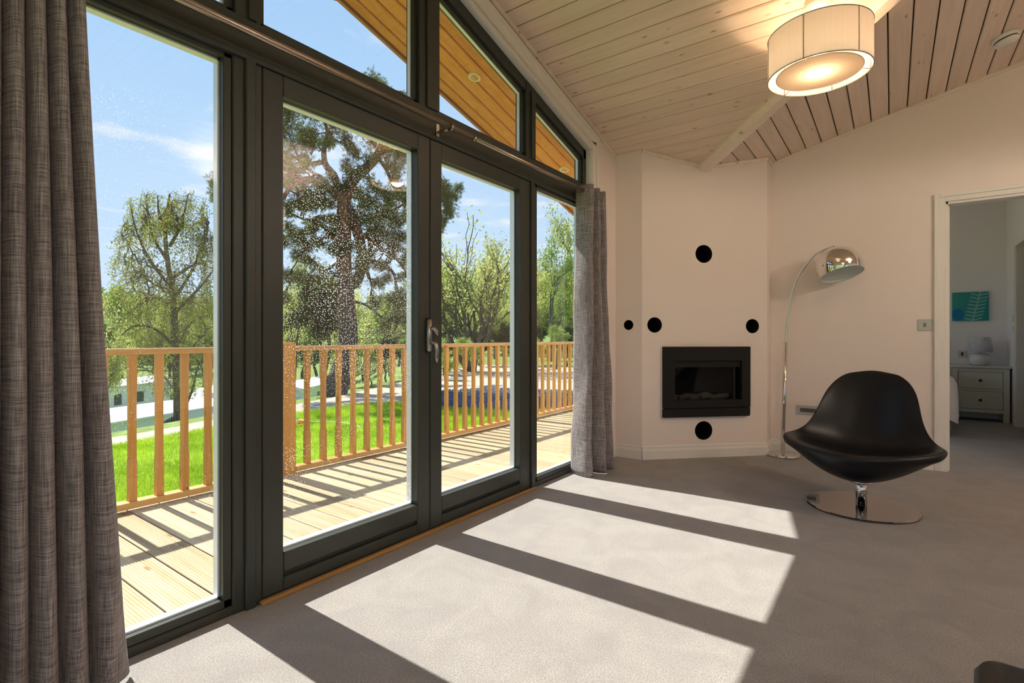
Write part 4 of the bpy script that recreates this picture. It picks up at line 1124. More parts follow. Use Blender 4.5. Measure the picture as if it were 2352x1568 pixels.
# ------------------------------------------------------------------ lounge chair
CXc, CYc = -0.148, 3.775
CROT = R(-8)
def lounge_chair(name, label, loc, rz):
    """black scoop chair on a round chrome plate; local -y is the front"""
    c = thing(name, loc, label, 'chair', rz)
    Mx = Matrix.Translation(Vector(loc)) @ Matrix.Rotation(rz, 4, 'Z')
    W = lambda x, f, z: tuple(Mx @ Vector((x, -f, z)))
    #        fc      zc     xe     fe      ze   | underside: df   z
    rows_ = [(0.395, 0.372, 0.392, 0.175, 0.396, 0.395, 0.338),
             (0.350, 0.384, 0.415, 0.100, 0.418, 0.345, 0.262),
             (0.240, 0.356, 0.412, 0.045, 0.424, 0.240, 0.195),
             (0.060, 0.318, 0.378, -0.005, 0.432, 0.070, 0.160),
             (-0.10, 0.318, 0.338, -0.045, 0.455, -0.12, 0.165),
             (-0.19, 0.360, 0.305, -0.085, 0.500, -0.25, 0.235),
             (-0.235, 0.450, 0.280, -0.130, 0.560, -0.305, 0.390),
             (-0.275, 0.560, 0.262, -0.190, 0.635, -0.335, 0.530),
             (-0.310, 0.665, 0.240, -0.255, 0.705, -0.360, 0.655),
             (-0.342, 0.765, 0.195, -0.318, 0.765, -0.380, 0.760),
             (-0.360, 0.812, 0.125, -0.350, 0.800, -0.385, 0.808)]
    nu = 12
    top, bot = [], []
    for (fc, zc, xe, fe, ze, df, bz) in rows_:
        rt_, rb_ = [], []
        for i in range(nu + 1):
            u = -1 + 2*i/nu
            k = abs(u)**2.0; kz = abs(u)**2.4
            rt_.append((xe*u, fc + (fe - fc)*k, zc + (ze - zc)*kz))
            ex = 0.985
            kb = abs(u)**1.9
            rb_.append((xe*u*ex, df + (fe - 0.012 - df)*kb, bz + (ze - 0.046 - bz)*kb))
        top.append(rt_); bot.append(rb_)
    m = MB(); nr = len(rows_)
    ids_t = [[len(m.v) + j*(nu+1) + i for i in range(nu+1)] for j in range(nr)]
    for r_ in top: m.v += [W(*p) for p in r_]
    o_ = len(m.v)
    ids_b = [[o_ + j*(nu+1) + i for i in range(nu+1)] for j in range(nr)]
    for r_ in bot: m.v += [W(*p) for p in r_]
    for j in range(nr - 1):
        for i in range(nu):
            m.f.append((ids_t[j][i], ids_t[j][i+1], ids_t[j+1][i+1], ids_t[j+1][i])); m.sm.append(True)
            m.f.append((ids_b[j][i], ids_b[j+1][i], ids_b[j+1][i+1], ids_b[j][i+1])); m.sm.append(True)
    for i in range(nu):
        m.f.append((ids_t[0][i+1], ids_t[0][i], ids_b[0][i], ids_b[0][i+1])); m.sm.append(True)
        m.f.append((ids_t[-1][i], ids_t[-1][i+1], ids_b[-1][i+1], ids_b[-1][i])); m.sm.append(True)
    for j in range(nr - 1):
        m.f.append((ids_t[j][0], ids_t[j+1][0], ids_b[j+1][0], ids_b[j][0])); m.sm.append(True)
        m.f.append((ids_t[j+1][-1], ids_t[j][-1], ids_b[j][-1], ids_b[j+1][-1])); m.sm.append(True)
    subsurf(m.build('shell', M_leather, c), 3)
    # stitched seams: seat/back junction and two down the seat back
    def surf(j, u):
        j0 = int(min(j, nr - 1.001)); k = j - j0
        a, b_ = rows_[j0], rows_[j0 + 1]
        q = [a[n]*(1-k) + b_[n]*k for n in range(5)]
        return (q[2]*u, q[0] + (q[3]-q[0])*abs(u)**2, q[1] + (q[4]-q[1])*abs(u)**2.4)
    def seam(pts):
        MB().tube([W(p[0], p[1], p[2] + 0.0005) for p in pts], 0.0028, 6).build('seam', M_thread, c)
    seam([surf(5.3, -0.8 + 1.6*i/16) for i in range(17)])
    for u in (-0.22, 0.24):
        seam([surf(3.8 + 1.5*i/6, u) for i in range(7)])
    MB().tube([W(0, 0, 0.012), W(0, 0, 0.185)], 0.029, 28).build('column', M_chrome, c)
    MB().tube([W(0, 0, 0.085), W(0, 0, 0.088)], 0.0297, 28).build('column_joint', M_dark, c)
    MB().lathe([(0, 0.150), (0.060, 0.150), (0.064, 0.156), (0.060, 0.166), (0, 0.168)], tuple(Mx @ Vector((0, 0, 0))), 32).build('swivel_plate', M_chrome, c)
    ra, rb2 = 0.292, 0.300
    pr = [(0, 0.0), (0.99, 0.0), (1.0, 0.003), (1.0, 0.009), (0.985, 0.0125), (0, 0.0130)]
    vs, fs = [], []; n = 72
    for r_, z_ in pr:
        for k in range(n):
            a = 2*PI*k/n
            vs.append(W(max(r_, 1e-4)*ra*math.cos(a), max(r_, 1e-4)*rb2*math.sin(a), z_))
    for i in range(len(pr) - 1):
        for k in range(n):
            fs.append((i*n + k, i*n + (k+1) % n, (i+1)*n + (k+1) % n, (i+1)*n + k))
    bp = MB().add(vs, fs, False).build('base_plate', M_plate, c)
    return c
lounge_chair('lounge_chair', 'black leather scoop swivel chair on a round chrome base', (CXc, CYc, 0), CROT)

# black leather footstool, only a corner of it shows
fsx, fsy = 0.376, 1.21
fs_ = thing('footstool', (fsx, fsy, 0), 'black leather footstool, only its rounded corner showing', 'footstool', R(-6))
Ms = Matrix.Translation((fsx, fsy, 0)) @ Matrix.Rotation(R(-6), 4, 'Z')
def rounded_pad(w_, d_, z0, z1, r, rt_):
    vs = []; n = 10; rings = []
    lv = [(z0, -0.02), (z0 + rt_, 0.0), (z1 - rt_, 0.0), (z1 - rt_*0.3, -rt_*0.45), (z1, -rt_*1.4)]
    for z_, ins in lv:
        ring_ = []
        for (cx_, cy_, a0) in ((w_/2 - r, d_/2 - r, 0), (-w_/2 + r, d_/2 - r, PI/2), (-w_/2 + r, -d_/2 + r, PI), (w_/2 - r, -d_/2 + r, 1.5*PI)):
            for k in range(n + 1):
                a = a0 + PI/2*k/n
                ring_.append(tuple(Ms @ Vector((cx_ + (r + ins)*math.cos(a), cy_ + (r + ins)*math.sin(a), z_))))
        rings.append(ring_)
    m = MB(); L = len(rings[0])
    for r_ in rings: m.v += r_
    for j in range(len(rings) - 1):
        for k in range(L):
            m.f.append((j*L + k, j*L + (k+1) % L, (j+1)*L + (k+1) % L, (j+1)*L + k)); m.sm.append(True)
    m.f.append(tuple(range(L))[::-1]); m.sm.append(False)
    m.f.append(tuple(range((len(rings)-1)*L, len(rings)*L))); m.sm.append(True)
    return m
rounded_pad(0.52, 0.44, 0.20, 0.375, 0.05, 0.025).build('cushion', M_leather, fs_)
MB().tube([tuple(Ms @ Vector((0, 0, 0.012))), tuple(Ms @ Vector((0, 0, 0.21)))], 0.027, 24).build('column', M_chrome, fs_)
MB().lathe([(0, 0), (0.20, 0), (0.202, 0.006), (0.198, 0.011), (0, 0.012)], (fsx, fsy, 0), 56).build('base_plate', M_chrome, fs_)

# ------------------------------------------------------------------ roof overhang outside the gable
XE = -2.74
ov = thing('roof_overhang', (-2.4, YRIDGE, 2.4), 'varnished pine boarded soffit under the gable roof overhang', 'soffit', kind='structure')
SZ = lambda y: gab(y) - 0.055
for side in (1, -1):
    ya, yb_ = YRIDGE, YRIDGE + side*3.05
    x = XO + 0.0
    k = 0
    while x > XE + 0.02:
        x2 = max(XE, x - 0.115)
        prof = [(x - 0.003, 0.014), (x - 0.003, 0.006), (x - 0.010, 0.0), (x2 + 0.010, 0.0), (x2 + 0.003, 0.006), (x2 + 0.003, 0.014)]
        vs = [(px_, y_, SZ(y_) + dz_) for y_ in (ya, yb_) for px_, dz_ in prof]
        MB().add(vs, [(5,4,3,2,1,0), (6,7,8,9,10,11)] + [(i, (i+1) % 6, 6 + (i+1) % 6, 6 + i) for i in range(6)]).build('soffit_board', M_soffit, ov)
        x = x2; k += 1
    MB().prism([(ya, SZ(ya) + 0.015), (yb_, SZ(yb_) + 0.015), (yb_, SZ(yb_) + 0.22), (ya, SZ(ya) + 0.22)], XE, XO + 0.05, 0).build('roof_deck', M_fascia, ov)
    MB().prism([(ya, SZ(ya) - 0.015), (yb_, SZ(yb_) - 0.015), (yb_, SZ(yb_) + 0.20), (ya, SZ(ya) + 0.20)], XE - 0.025, XE - 0.001, 0).build('bargeboard', M_fascia, ov)
M_lamp_glass = plain('downlight_lens', (0.62, 0.60, 0.40), 0.3)
M_lamp_rim = plain('downlight_rim', (0.70, 0.66, 0.42), 0.35, 0.3)
for (xx, yy), lb in zip(((-2.405, 2.830), (-2.410, 4.095)), ('round recessed downlight in the soffit near the gable peak', 'round recessed downlight in the soffit near the low end of the slope')):
    d = thing('downlight', (xx, yy, SZ(yy) - 0.005), lb, 'downlight')
    tm = Matrix.Rotation(math.atan(PG), 3, 'X').inverted()
    MB().lathe([(0.030, -0.004), (0.042, -0.006), (0.046, -0.002), (0.046, 0.002), (0.030, 0.002)], (xx, yy, SZ(yy)), 32, tm, close=True).build('rim', M_lamp_rim, d)
    MB().lathe([(0, 0.010), (0.018, 0.008), (0.030, -0.002), (0.030, 0.012), (0, 0.013)], (xx, yy, SZ(yy)), 32, tm).build('lens', M_lamp_glass, d)

# ------------------------------------------------------------------ deck
ZD = -0.02
deck = thing('deck', (-2.95, 3.5, ZD - 0.2), 'pale grooved softwood deck outside the window', 'deck', kind='structure')
def deck_profile(y0, y1):
    P = [(y0, ZD - 0.028), (y0, ZD - 0.003), (y0 + 0.003, ZD)]
    n = 11; pitch = (y1 - y0 - 0.016)/n
    for k in range(n):
        a = y0 + 0.008 + k*pitch
        P += [(a + pitch*0.30, ZD), (a + pitch*0.42, ZD - 0.0022), (a + pitch*0.58, ZD - 0.0022), (a + pitch*0.70, ZD)]
    P += [(y1 - 0.003, ZD), (y1, ZD - 0.003), (y1, ZD - 0.028)]
    return P
BWD = 0.1700
k0 = 0.815
first = MB().prism(deck_profile(0.0, BWD - 0.007), -3.78, XO - 0.002, 0).build('deck_board', M_deck, deck)
for k in range(-16, 56):
    bd = first if k == -16 else first.copy()
    if k != -16: col.objects.link(bd); bd.parent = deck
    bd.location = (0, k0 + 0.0035 + k*BWD, 0)
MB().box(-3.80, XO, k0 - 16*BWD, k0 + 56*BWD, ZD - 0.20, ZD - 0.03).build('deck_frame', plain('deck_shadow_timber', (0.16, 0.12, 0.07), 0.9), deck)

# ------------------------------------------------------------------ railing
XRL = -3.70
rl = thing('deck_railing', (XRL, 3.5, ZD), 'orange pine balustrade along the deck edge', 'railing')
def baluster_mesh():
    h = 0.021; lv = [(0.040, 1), (0.27, 1), (0.30, 0), (0.685, 0), (0.715, 1), (0.922, 1)]
    m = MB()
    for z_, sq in lv:
        c_ = 0.0015 if sq else 0.0105
        for (a, b_) in ((h, h - c_), (h - c_, h), (-h + c_, h), (-h, h - c_), (-h, -h + c_), (-h + c_, -h), (h - c_, -h), (h, -h + c_)):
            m.v.append((XRL + a, b_, z_))
    n = 8
    for j in range(len(lv) - 1):
        for k in range(n):
            m.f.append((j*n + k, j*n + (k+1) % n, (j+1)*n + (k+1) % n, (j+1)*n + k)); m.sm.append(False)
    m.f.append(tuple(range(n))[::-1]); m.sm.append(False)
    m.f.append(tuple(range((len(lv)-1)*n, len(lv)*n))); m.sm.append(False)
    return m
b0 = baluster_mesh().build('baluster', M_rail, rl)
posts = [-1.15, 2.155, 5.42, 8.70]
ys = [1.167 + 0.1435*k for k in range(-15, 7)] + [2.328 + 0.1433*k for k in range(0, 21)] + [5.585 + 0.1433*k for k in range(0, 21)]
for i, y in enumerate(ys):
    o = b0 if i == 0 else b0.copy()
    if i: col.objects.link(o); o.parent = rl
    o.location = (0, y, 0)
    # part geometry is relative to the railing's origin
    o.location = (0, y, 0)
for i, p in enumerate(posts):
    MB().box(XRL - 0.05, XRL + 0.05, p - 0.052, p + 0.052, ZD, 0.986, 0.005).build('post', M_rail, rl)
for a, b_ in zip(posts[:-1], posts[1:]):
    MB().box(XRL - 0.045, XRL + 0.045, a + 0.052, b_ - 0.052, 0.922, 0.959, 0.006).build('handrail', M_railh, rl)
    MB().box(XRL - 0.042, XRL + 0.042, a + 0.052, b_ - 0.052, 0.002, 0.040, 0.004).build('bottom_rail', M_railh, rl)

# ------------------------------------------------------------------ ground
rng = np.random.default_rng(3)
def sstep(a, b_, x):
    t = np.clip((x - a)/(b_ - a), 0, 1); return t*t*(3 - 2*t)
ZG = -0.70
def gz(x, y):
    x = np.asarray(x, float); y = np.asarray(y, float)
    d = (-10.3 - 0.38*(y - 3.0)) - x
    ratio = y/np.maximum(-x, 1.0)
    fall = 5.0*sstep(0.2, 16, d)*(1 - sstep(0.62, 0.98, ratio))
    r = np.hypot(x, y)
    hill = sstep(70, 230, r)*(11 + 4*np.sin(np.arctan2(y, x)*7) + 2*np.sin(np.arctan2(y, x)*17 + 1))
    return ZG - fall + hill
def gzs(x, y): return float(gz(x, y))
na, nr = 160, 80
ang = np.linspace(0, 2*PI, na, endpoint=False)
rad = np.geomspace(1.0, 420.0, nr)
AA, RR = np.meshgrid(ang, rad)
gx, gy = RR*np.cos(AA) - 3.0, RR*np.sin(AA) + 3.0
gv = np.stack([gx, gy, gz(gx, gy)], -1).reshape(-1, 3)
ii = np.arange(nr*na).reshape(nr, na)
fc = np.stack([ii[:-1], np.roll(ii, -1, 1)[:-1], np.roll(ii, -1, 1)[1:], ii[1:]], -1).reshape(-1, 4)
def ground_mat():
    m, t, b_ = new_mat('meadow')
    mp = coords(t)
    n1 = N(t, 'ShaderNodeTexNoise', inp={'Scale': 0.15, 'Detail': 6.0}); n2 = N(t, 'ShaderNodeTexNoise', inp={'Scale': 3.0, 'Detail': 5.0})
    for n in (n1, n2): t.links.new(mp.outputs[0], n.inputs['Vector'])
    a = mixc(t, ramp(t, n1.outputs['Fac'], 0.35, 0.65), (0.16, 0.26, 0.04), (0.26, 0.36, 0.07))
    a = mixc(t, ramp(t, n2.outputs['Fac'], 0.3, 0.7), (0.10, 0.15, 0.03), a)
    t.links.new(a, b_.inputs['Base Color']); b_.inputs['Roughness'].default_value = 1.0
    bump(t, b_, n2.outputs['Fac'], 0.6, 0.2)
    return m
gnd = fast_mesh('ground', gv, fc.ravel(), 4, ground_mat(), smooth=True)
tag(gnd, 'green meadow falling away to wooded hills', 'ground', kind='structure')

def flat_patch(name, pts, dz, mat, label, cat):
    cx_ = sum(p[0] for p in pts)/len(pts); cy_ = sum(p[1] for p in pts)/len(pts)
    bm = bmesh.new()
    vs = [bm.verts.new((p[0], p[1], ZG + dz)) for p in pts]
    f = bm.faces.new(vs)
    bmesh.ops.triangulate(bm, faces=[f])
    for _ in range(4):
        bmesh.ops.subdivide_edges(bm, edges=[e for e in bm.edges if e.calc_length() > 0.9], cuts=1)
        bmesh.ops.triangulate(bm, faces=bm.faces[:])
    for v in bm.verts:
        v.co.z = gzs(v.co.x, v.co.y) + dz + 0.015*math.sin(v.co.x*1.7)*math.cos(v.co.y*1.3)
    bmesh.ops.recalc_face_normals(bm, faces=bm.faces)
    me = bpy.data.meshes.new(name); bm.to_mesh(me); bm.free()
    o = bpy.data.objects.new(name, me); col.objects.link(o); me.materials.append(mat)
    return tag(o, label, cat, kind='structure')
lawn_edge = [(-9.10, -3.0), (-9.20, 1.0), (-9.396, 2.568), (-9.491, 2.976), (-9.703, 3.659), (-9.917, 4.604), (-10.233, 5.794), (-10.336, 6.45), (-10.408, 7.386), (-10.384, 8.1), (-10.15, 8.55), (-9.7, 8.72), (-9.25, 8.70), (-8.373, 8.70), (-7.632, 8.90), (-6.807, 9.25), (-6.37, 9.8), (-5.6, 10.4)]
M_dirt = plain('sandy_track', (0.46, 0.37, 0.29), 1.0, noise=0.35, nscale=2.0, bumps=0.4)
M_lawn = plain('lawn_turf', (0.26, 0.40, 0.02), 1.0, noise=0.25, nscale=6.0, bumps=0.5)
M_gravel = plain('slate_gravel', (0.08, 0.095, 0.135), 0.9, noise=0.5, nscale=25.0, bumps=1.0)
path_pts = lawn_edge + [(-4.2, 10.6), (-4.2, 22.0), (-12.0, 25.5), (-20.0, 24.0), (-17.2, 18.0), (-15.336, 14.543), (-14.303, 12.307), (-13.374, 10.618), (-12.395, 8.519), (-11.844, 7.273), (-11.2, 5.4), (-10.97, 4.596), (-10.696, 4.033), (-10.514, 3.297), (-10.35, 1.0), (-10.3, -3.0)]
flat_patch('path', path_pts, 0.06, M_dirt, 'sandy track curving past the lawn to a bare parking area', 'path')
lawn_pts = lawn_edge + [(-4.0, 10.4), (-4.0, -3.0)]
lawn = flat_patch('lawn', lawn_pts, 0.09, M_lawn, 'bright green lawn below the deck', 'lawn')
grav_pts = [(-9.25, 8.72), (-8.373, 8.72), (-7.632, 8.92), (-6.807, 9.27), (-6.37, 9.82), (-5.5, 10.6), (-4.4, 11.2), (-4.4, 14.4), (-9.6, 13.03), (-10.3, 12.54), (-10.7, 11.95), (-10.97, 11.29), (-10.7, 10.2), (-10.0, 9.2)]
gravel = flat_patch('gravel_bed', grav_pts, 0.10, M_gravel, 'bed of dark blue-grey slate chippings beyond the lawn', 'gravel')

def inside(px_, py_, poly):
    c_ = np.zeros(len(px_), bool); n = len(poly); j = n - 1
    for i in range(n):
        xi, yi = poly[i]; xj, yj = poly[j]
        c_ ^= ((yi > py_) != (yj > py_)) & (px_ < (xj - xi)*(py_ - yi)/(yj - yi + 1e-12) + xi)
        j = i
    return c_
# grass blades
nb = 230000
bx_ = rng.uniform(-10.5, -4.2, nb); by_ = rng.uniform(-0.5, 10.4, nb)
ok = inside(bx_, by_, lawn_pts); bx_, by_ = bx_[ok], by_[ok]; nb = len(bx_)
a = rng.uniform(0, 2*PI, nb); L = rng.uniform(0.035, 0.075, nb); tilt_ = rng.uniform(0.0, 0.9, nb)
p0 = np.stack([bx_, by_, gz(bx_, by_) + 0.085], -1)
sidev = np.stack([np.cos(a), np.sin(a), np.zeros(nb)], -1)*0.0045
ta = rng.uniform(0, 2*PI, nb)
tip = p0 + np.stack([np.cos(ta)*np.sin(tilt_)*L, np.sin(ta)*np.sin(tilt_)*L, np.cos(tilt_)*L + 0.015], -1)
gvv = np.stack([p0 - sidev, p0 + sidev, tip], 1).reshape(-1, 3)
M_blade = leafy('grass_blade', (0.30, 0.46, 0.02), (0.52, 0.68, 0.06), 0.4, 2.0)
gb = fast_mesh('grass_blades', gvv, np.arange(nb*3), 3, M_blade, lawn)
tag(gb, kind='stuff')
# slate chippings
ns_ = 9000
sx = rng.uniform(-11, -4.4, ns_); sy = rng.uniform(8.6, 14.4, ns_)
ok = inside(sx, sy, grav_pts); sx, sy = sx[ok], sy[ok]; ns_ = len(sx)
oc = np.array([(1,0,0), (0,1,0), (-1,0,0), (0,-1,0), (0,0,1), (0,0,-1)], float)
of = np.array([(0,1,4), (1,2,4), (2,3,4), (3,0,4), (1,0,5), (2,1,5), (3,2,5), (0,3,5)])
scl = rng.uniform(0.02, 0.045, (ns_, 1, 1))*rng.uniform(0.6, 1.2, (ns_, 1, 3))
jit = rng.uniform(0.7, 1.3, (ns_, 6, 1))
sv = oc[None]*scl*jit
th = rng.uniform(0, 2*PI, ns_)
sxr = sv[..., 0]*np.cos(th)[:, None] - sv[..., 1]*np.sin(th)[:, None]
syr = sv[..., 0]*np.sin(th)[:, None] + sv[..., 1]*np.cos(th)[:, None]
sv = np.stack([sxr + sx[:, None], syr + sy[:, None], sv[..., 2] + (gz(sx, sy) + 0.115)[:, None]], -1).reshape(-1, 3)
sf = (of[None] + (np.arange(ns_)*6)[:, None, None]).ravel()
ch = fast_mesh('slate_chippings', sv, sf, 3, plain('slate_chip', (0.095, 0.115, 0.165), 0.7, noise=0.6, nscale=14.0), gravel)
tag(ch, kind='stuff')

# ------------------------------------------------------------------ trees
def pine_bark():
    m, t, b_ = new_mat('pine_bark')
    mp = coords(t, (5, 5, 2.2))
    nz = N(t, 'ShaderNodeTexNoise', inp={'Scale': 1.0, 'Detail': 6.0}); vo = N(t, 'ShaderNodeTexVoronoi', inp={'Scale': 2.2})
    for n in (nz, vo): t.links.new(mp.outputs[0], n.inputs['Vector'])
    tc = N(t, 'ShaderNodeTexCoord'); sp_ = N(t, 'ShaderNodeSeparateXYZ'); t.links.new(tc.outputs['Object'], sp_.inputs[0])
    hgt = N(t, 'ShaderNodeMapRange', inp={'From Min': 1.8, 'From Max': 4.6}); t.links.new(sp_.outputs['Z'], hgt.inputs['Value'])
    c_ = mixc(t, hgt.outputs[0], (0.085, 0.066, 0.060), (0.26, 0.115, 0.062))     # grey plates low down, orange bark above
    c_ = mixc(t, ramp(t, nz.outputs['Fac'], 0.35, 0.65), (0.045, 0.032, 0.028), c_)
    t.links.new(c_, b_.inputs['Base Color']); b_.inputs['Roughness'].default_value = 0.95
    bump(t, b_, vo.outputs['Distance'], 0.8, 0.06)
    return m
M_pinebark = pine_bark()
M_bark = plain('grey_bark', (0.10, 0.085, 0.06), 0.95, noise=0.4, nscale=6.0, bumps=0.6)
M_needle = leafy('pine_needle', (0.055, 0.095, 0.030), (0.17, 0.20, 0.055), 0.35, 0.9)
M_birch = leafy('birch_leaf', (0.20, 0.23, 0.05), (0.40, 0.41, 0.10), 0.5, 0.6)
M_lime = leafy('spring_leaf', (0.36, 0.41, 0.11), (0.58, 0.59, 0.22), 0.5, 0.5)
M_mid = leafy('green_leaf', (0.22, 0.31, 0.06), (0.42, 0.50, 0.13), 0.5, 0.5)
M_ever = leafy('evergreen_leaf', (0.025, 0.045, 0.02), (0.07, 0.10, 0.035), 0.25, 0.8)

def unit(v): return v/np.maximum(np.linalg.norm(v, axis=-1, keepdims=True), 1e-9)
def blades(pts, L, W, dirs=None, spread=1.0):
    """rhombic leaves at pts"""
    n = len(pts)
    d = unit(rng.normal(size=(n, 3)))
    if dirs is not None: d = unit(dirs + d*spread)
    s = unit(np.cross(d, rng.normal(size=(n, 3))))
    l = (L*rng.uniform(0.7, 1.3, n))[:, None]; w_ = (W*rng.uniform(0.7, 1.3, n))[:, None]
    return np.stack([pts, pts + d*l*0.5 + s*w_, pts + d*l, pts + d*l*0.5 - s*w_], 1).reshape(-1, 3)
def foliage(name, vv, mat, parent):
    o = fast_mesh(name, vv, np.arange(len(vv)), 4, mat, parent)
    return tag(o, kind='stuff')
def wob(p, q, n, amp):
    p, q = np.array(p), np.array(q)
    t = np.linspace(0, 1, n)[:, None]
    w_ = rng.normal(size=(n, 3))*amp*np.sin(t*PI)
    return p + (q - p)*t + w_

# --- the old Scots pine
PD = 15.4
pbase = at(770, 908, PD)
pine = thing('pine_tree', (pbase[0], pbase[1], gzs(pbase[0], pbase[1])), 'tall old Scots pine with orange bark and twisting limbs beside the track', 'tree')
bk = MB()
skel = []
def limb(pts, r0, r1, n=9, sub=5):
    P = [at(p[0], p[1], PD + (p[2] if len(p) > 2 else 0.0)) for p in pts]
    C_ = catmull(P, sub)
    m_ = len(C_)
    bk.tube(C_, [r0 + (r1 - r0)*(i/(m_-1)) for i in range(m_)], n)
    skel.extend([tuple(c_) for c_ in C_])
limb([(768, 925), (775, 880), (792, 830), (800, 780), (797, 720), (793, 650)], 0.36, 0.235, 14)
limb([(793, 655), (790, 600), (790, 520), (790, 470), (797, 432)], 0.225, 0.19, 12)
limb([(797, 436), (815, 408), (842, 385), (866, 358), (880, 320, -0.3), (872, 280, -0.5), (858, 220, -0.4), (856, 180, -0.3)], 0.18, 0.05, 10)
limb([(866, 358), (900, 330, -0.4), (930, 318, -0.8), (955, 330, -1.2)], 0.09, 0.03)
limb([(790, 462), (765, 440, -0.3), (738, 420, -0.7), (700, 412, -1.1), (668, 428, -1.4), (645, 470, -1.6), (632, 520, -1.7)], 0.13, 0.035, 10)
limb([(776, 446), (768, 405, 0.3), (748, 378, 0.4), (744, 345, 0.5), (752, 305, 0.6), (740, 265, 0.6)], 0.13, 0.04, 10)
limb([(745, 372, 0.4), (712, 375, 0.4), (680, 362, 0.3), (650, 350, 0.2), (600, 330, 0.2)], 0.08, 0.025)
limb([(735, 405, 0.4), (712, 392, 0.8), (690, 370, 1.0), (660, 300, 1.2)], 0.06, 0.02)
limb([(802, 660), (822, 640, 0.4), (832, 600, 0.5), (828, 560, 0.5), (815, 515, 0.4), (803, 486, 0.2)], 0.15, 0.16, 10)
limb([(826, 548, 0.5), (848, 540, 0.6), (850, 570, 0.6), (842, 610, 0.7), (848, 640, 0.8)], 0.11, 0.05)
limb([(846, 545, 0.6), (875, 570, 0.3), (905, 588, 0.0), (930, 620, -0.3), (945, 660, -0.5)], 0.075, 0.025)
limb([(848, 600, 0.7), (880, 605, 0.6), (905, 630, 0.5), (912, 670, 0.4), (930, 720, 0.3)], 0.07, 0.02)
limb([(815, 515, 0.4), (850, 500, 0.9), (890, 490, 1.3), (925, 470, 1.6), (960, 460, 1.8), (1020, 460, 1.9)], 0.08, 0.02)
limb([(866, 358), (890, 395, 0.5), (905, 430, 0.8), (940, 440, 1.0), (1000, 440, 1.2)], 0.06, 0.02)
limb([(788, 560), (760, 545, -0.4), (730, 552, -0.8), (700, 575, -1.2), (670, 620, -1.4)], 0.05, 0.018)
limb([(790, 500), (745, 498, 0.5), (705, 505, 0.9), (665, 490, 1.2), (640, 500, 1.3)], 0.06, 0.02)
limb([(790, 590), (765, 610, 0.6), (735, 632, 0.9), (690, 640, 1.3), (650, 650, 1.5)], 0.05, 0.02)
limb([(700, 412, -1.1), (660, 402, -1.6), (600, 400, -2.0), (550, 420, -2.2), (510, 450, -2.3)], 0.06, 0.02)
limb([(800, 690), (840, 700, -0.5), (880, 730, -0.9), (915, 740, -1.0), (890, 780, -1.1)], 0.045, 0.015)
limb([(880, 320, -0.3), (850, 290, -0.7), (820, 270, -0.9), (790, 262, -1.1)], 0.06, 0.02)
S = np.array(skel)
clumps = [(660,250,40),(690,235,35),(720,260,35),(655,300,35),(700,300,30),(755,255,30),(790,258,28),(820,245,40),(858,225,34),(855,185,20),(878,207,15),(770,285,22),(850,318,28),(882,348,32),(915,330,35),(930,362,25),(905,385,25),(640,350,30),(620,280,45),(590,330,40),(560,400,40),(516,455,30),(503,440,20),(512,480,16),(650,418,25),(660,480,30),(692,470,20),(722,512,22),(680,540,22),(735,560,20),(762,540,14),(645,560,32),(700,596,16),(862,432,25),(890,455,28),(922,450,30),(880,490,22),(915,505,30),(937,540,25),(860,522,18),(900,560,25),(940,600,25),(970,470,36),(1022,450,20),(1042,452,14),(1035,478,17),(1018,500,18),(1013,522,10),(980,560,30),(960,640,30),(692,640,28),(722,645,22),(660,636,28),(762,655,20),(870,650,22),(900,690,25),(930,680,25),(860,700,18),(910,732,25),(940,740,20),(650,690,22),(882,760,18),(745,330,14),(820,355,16),(845,470,16),(740,470,16),(705,440,14),(670,385,18),(835,455,14)]
nv_ = []
def needle_clump(c_, rm, dens=1.0):
    k = np.argmin(np.linalg.norm(S - c_, axis=1))
    pth = wob(S[k], c_, 7, 0.07*np.linalg.norm(S[k] - c_) + 0.02)
    bk.tube([tuple(p) for p in pth], [0.030 - 0.003*i for i in range(7)], 5, caps=False)
    nt_ = int((14 + rm*rm*150)*dens)
    for _ in range(nt_):
        dvec = rng.normal(size=3); dvec /= np.linalg.norm(dvec)
        dvec[2] = dvec[2]*0.7 + 0.06
        e_ = c_ + dvec*rm*rng.uniform(0.3, 1.25)
        tw = wob(pth[rng.integers(2, 7)], e_, 4, 0.05)
        bk.tube([tuple(p) for p in tw], [0.011, 0.008, 0.006, 0.003], 3, caps=False)
        nt2, nn = 6, 10
        base_ = tw[1] + (tw[3] - tw[1])*rng.uniform(0.1, 1.15, (nt2, 1)) + rng.normal(size=(nt2, 3))*0.05
        dd_ = unit((tw[3] - tw[0]) + rng.normal(size=(nt2, 3))*0.25)
        pts_ = np.repeat(base_, nn, 0) + np.repeat(dd_, nn, 0)*rng.uniform(0, 0.09, (nt2*nn, 1))
        nv_.append(blades(pts_, 0.095, 0.0062, np.repeat(dd_, nn, 0), 0.8))
for (cx_, cy_, rr) in clumps:
    needle_clump(np.array(at(cx_, cy_, PD + rng.uniform(-1.6, 1.6))), rr*PD/F)
cand = S[(S[:, 2] > 3.0)]
for _ in range(110):
    p_ = cand[rng.integers(0, len(cand))]
    needle_clump(p_ + rng.normal(size=3)*np.array([0.55, 0.55, 0.40]) + np.array([0, 0, -0.05]), rng.uniform(0.10, 0.24), 0.8)
bk.build('trunk', M_pinebark, pine)
foliage('needles', np.concatenate(nv_), M_needle, pine)

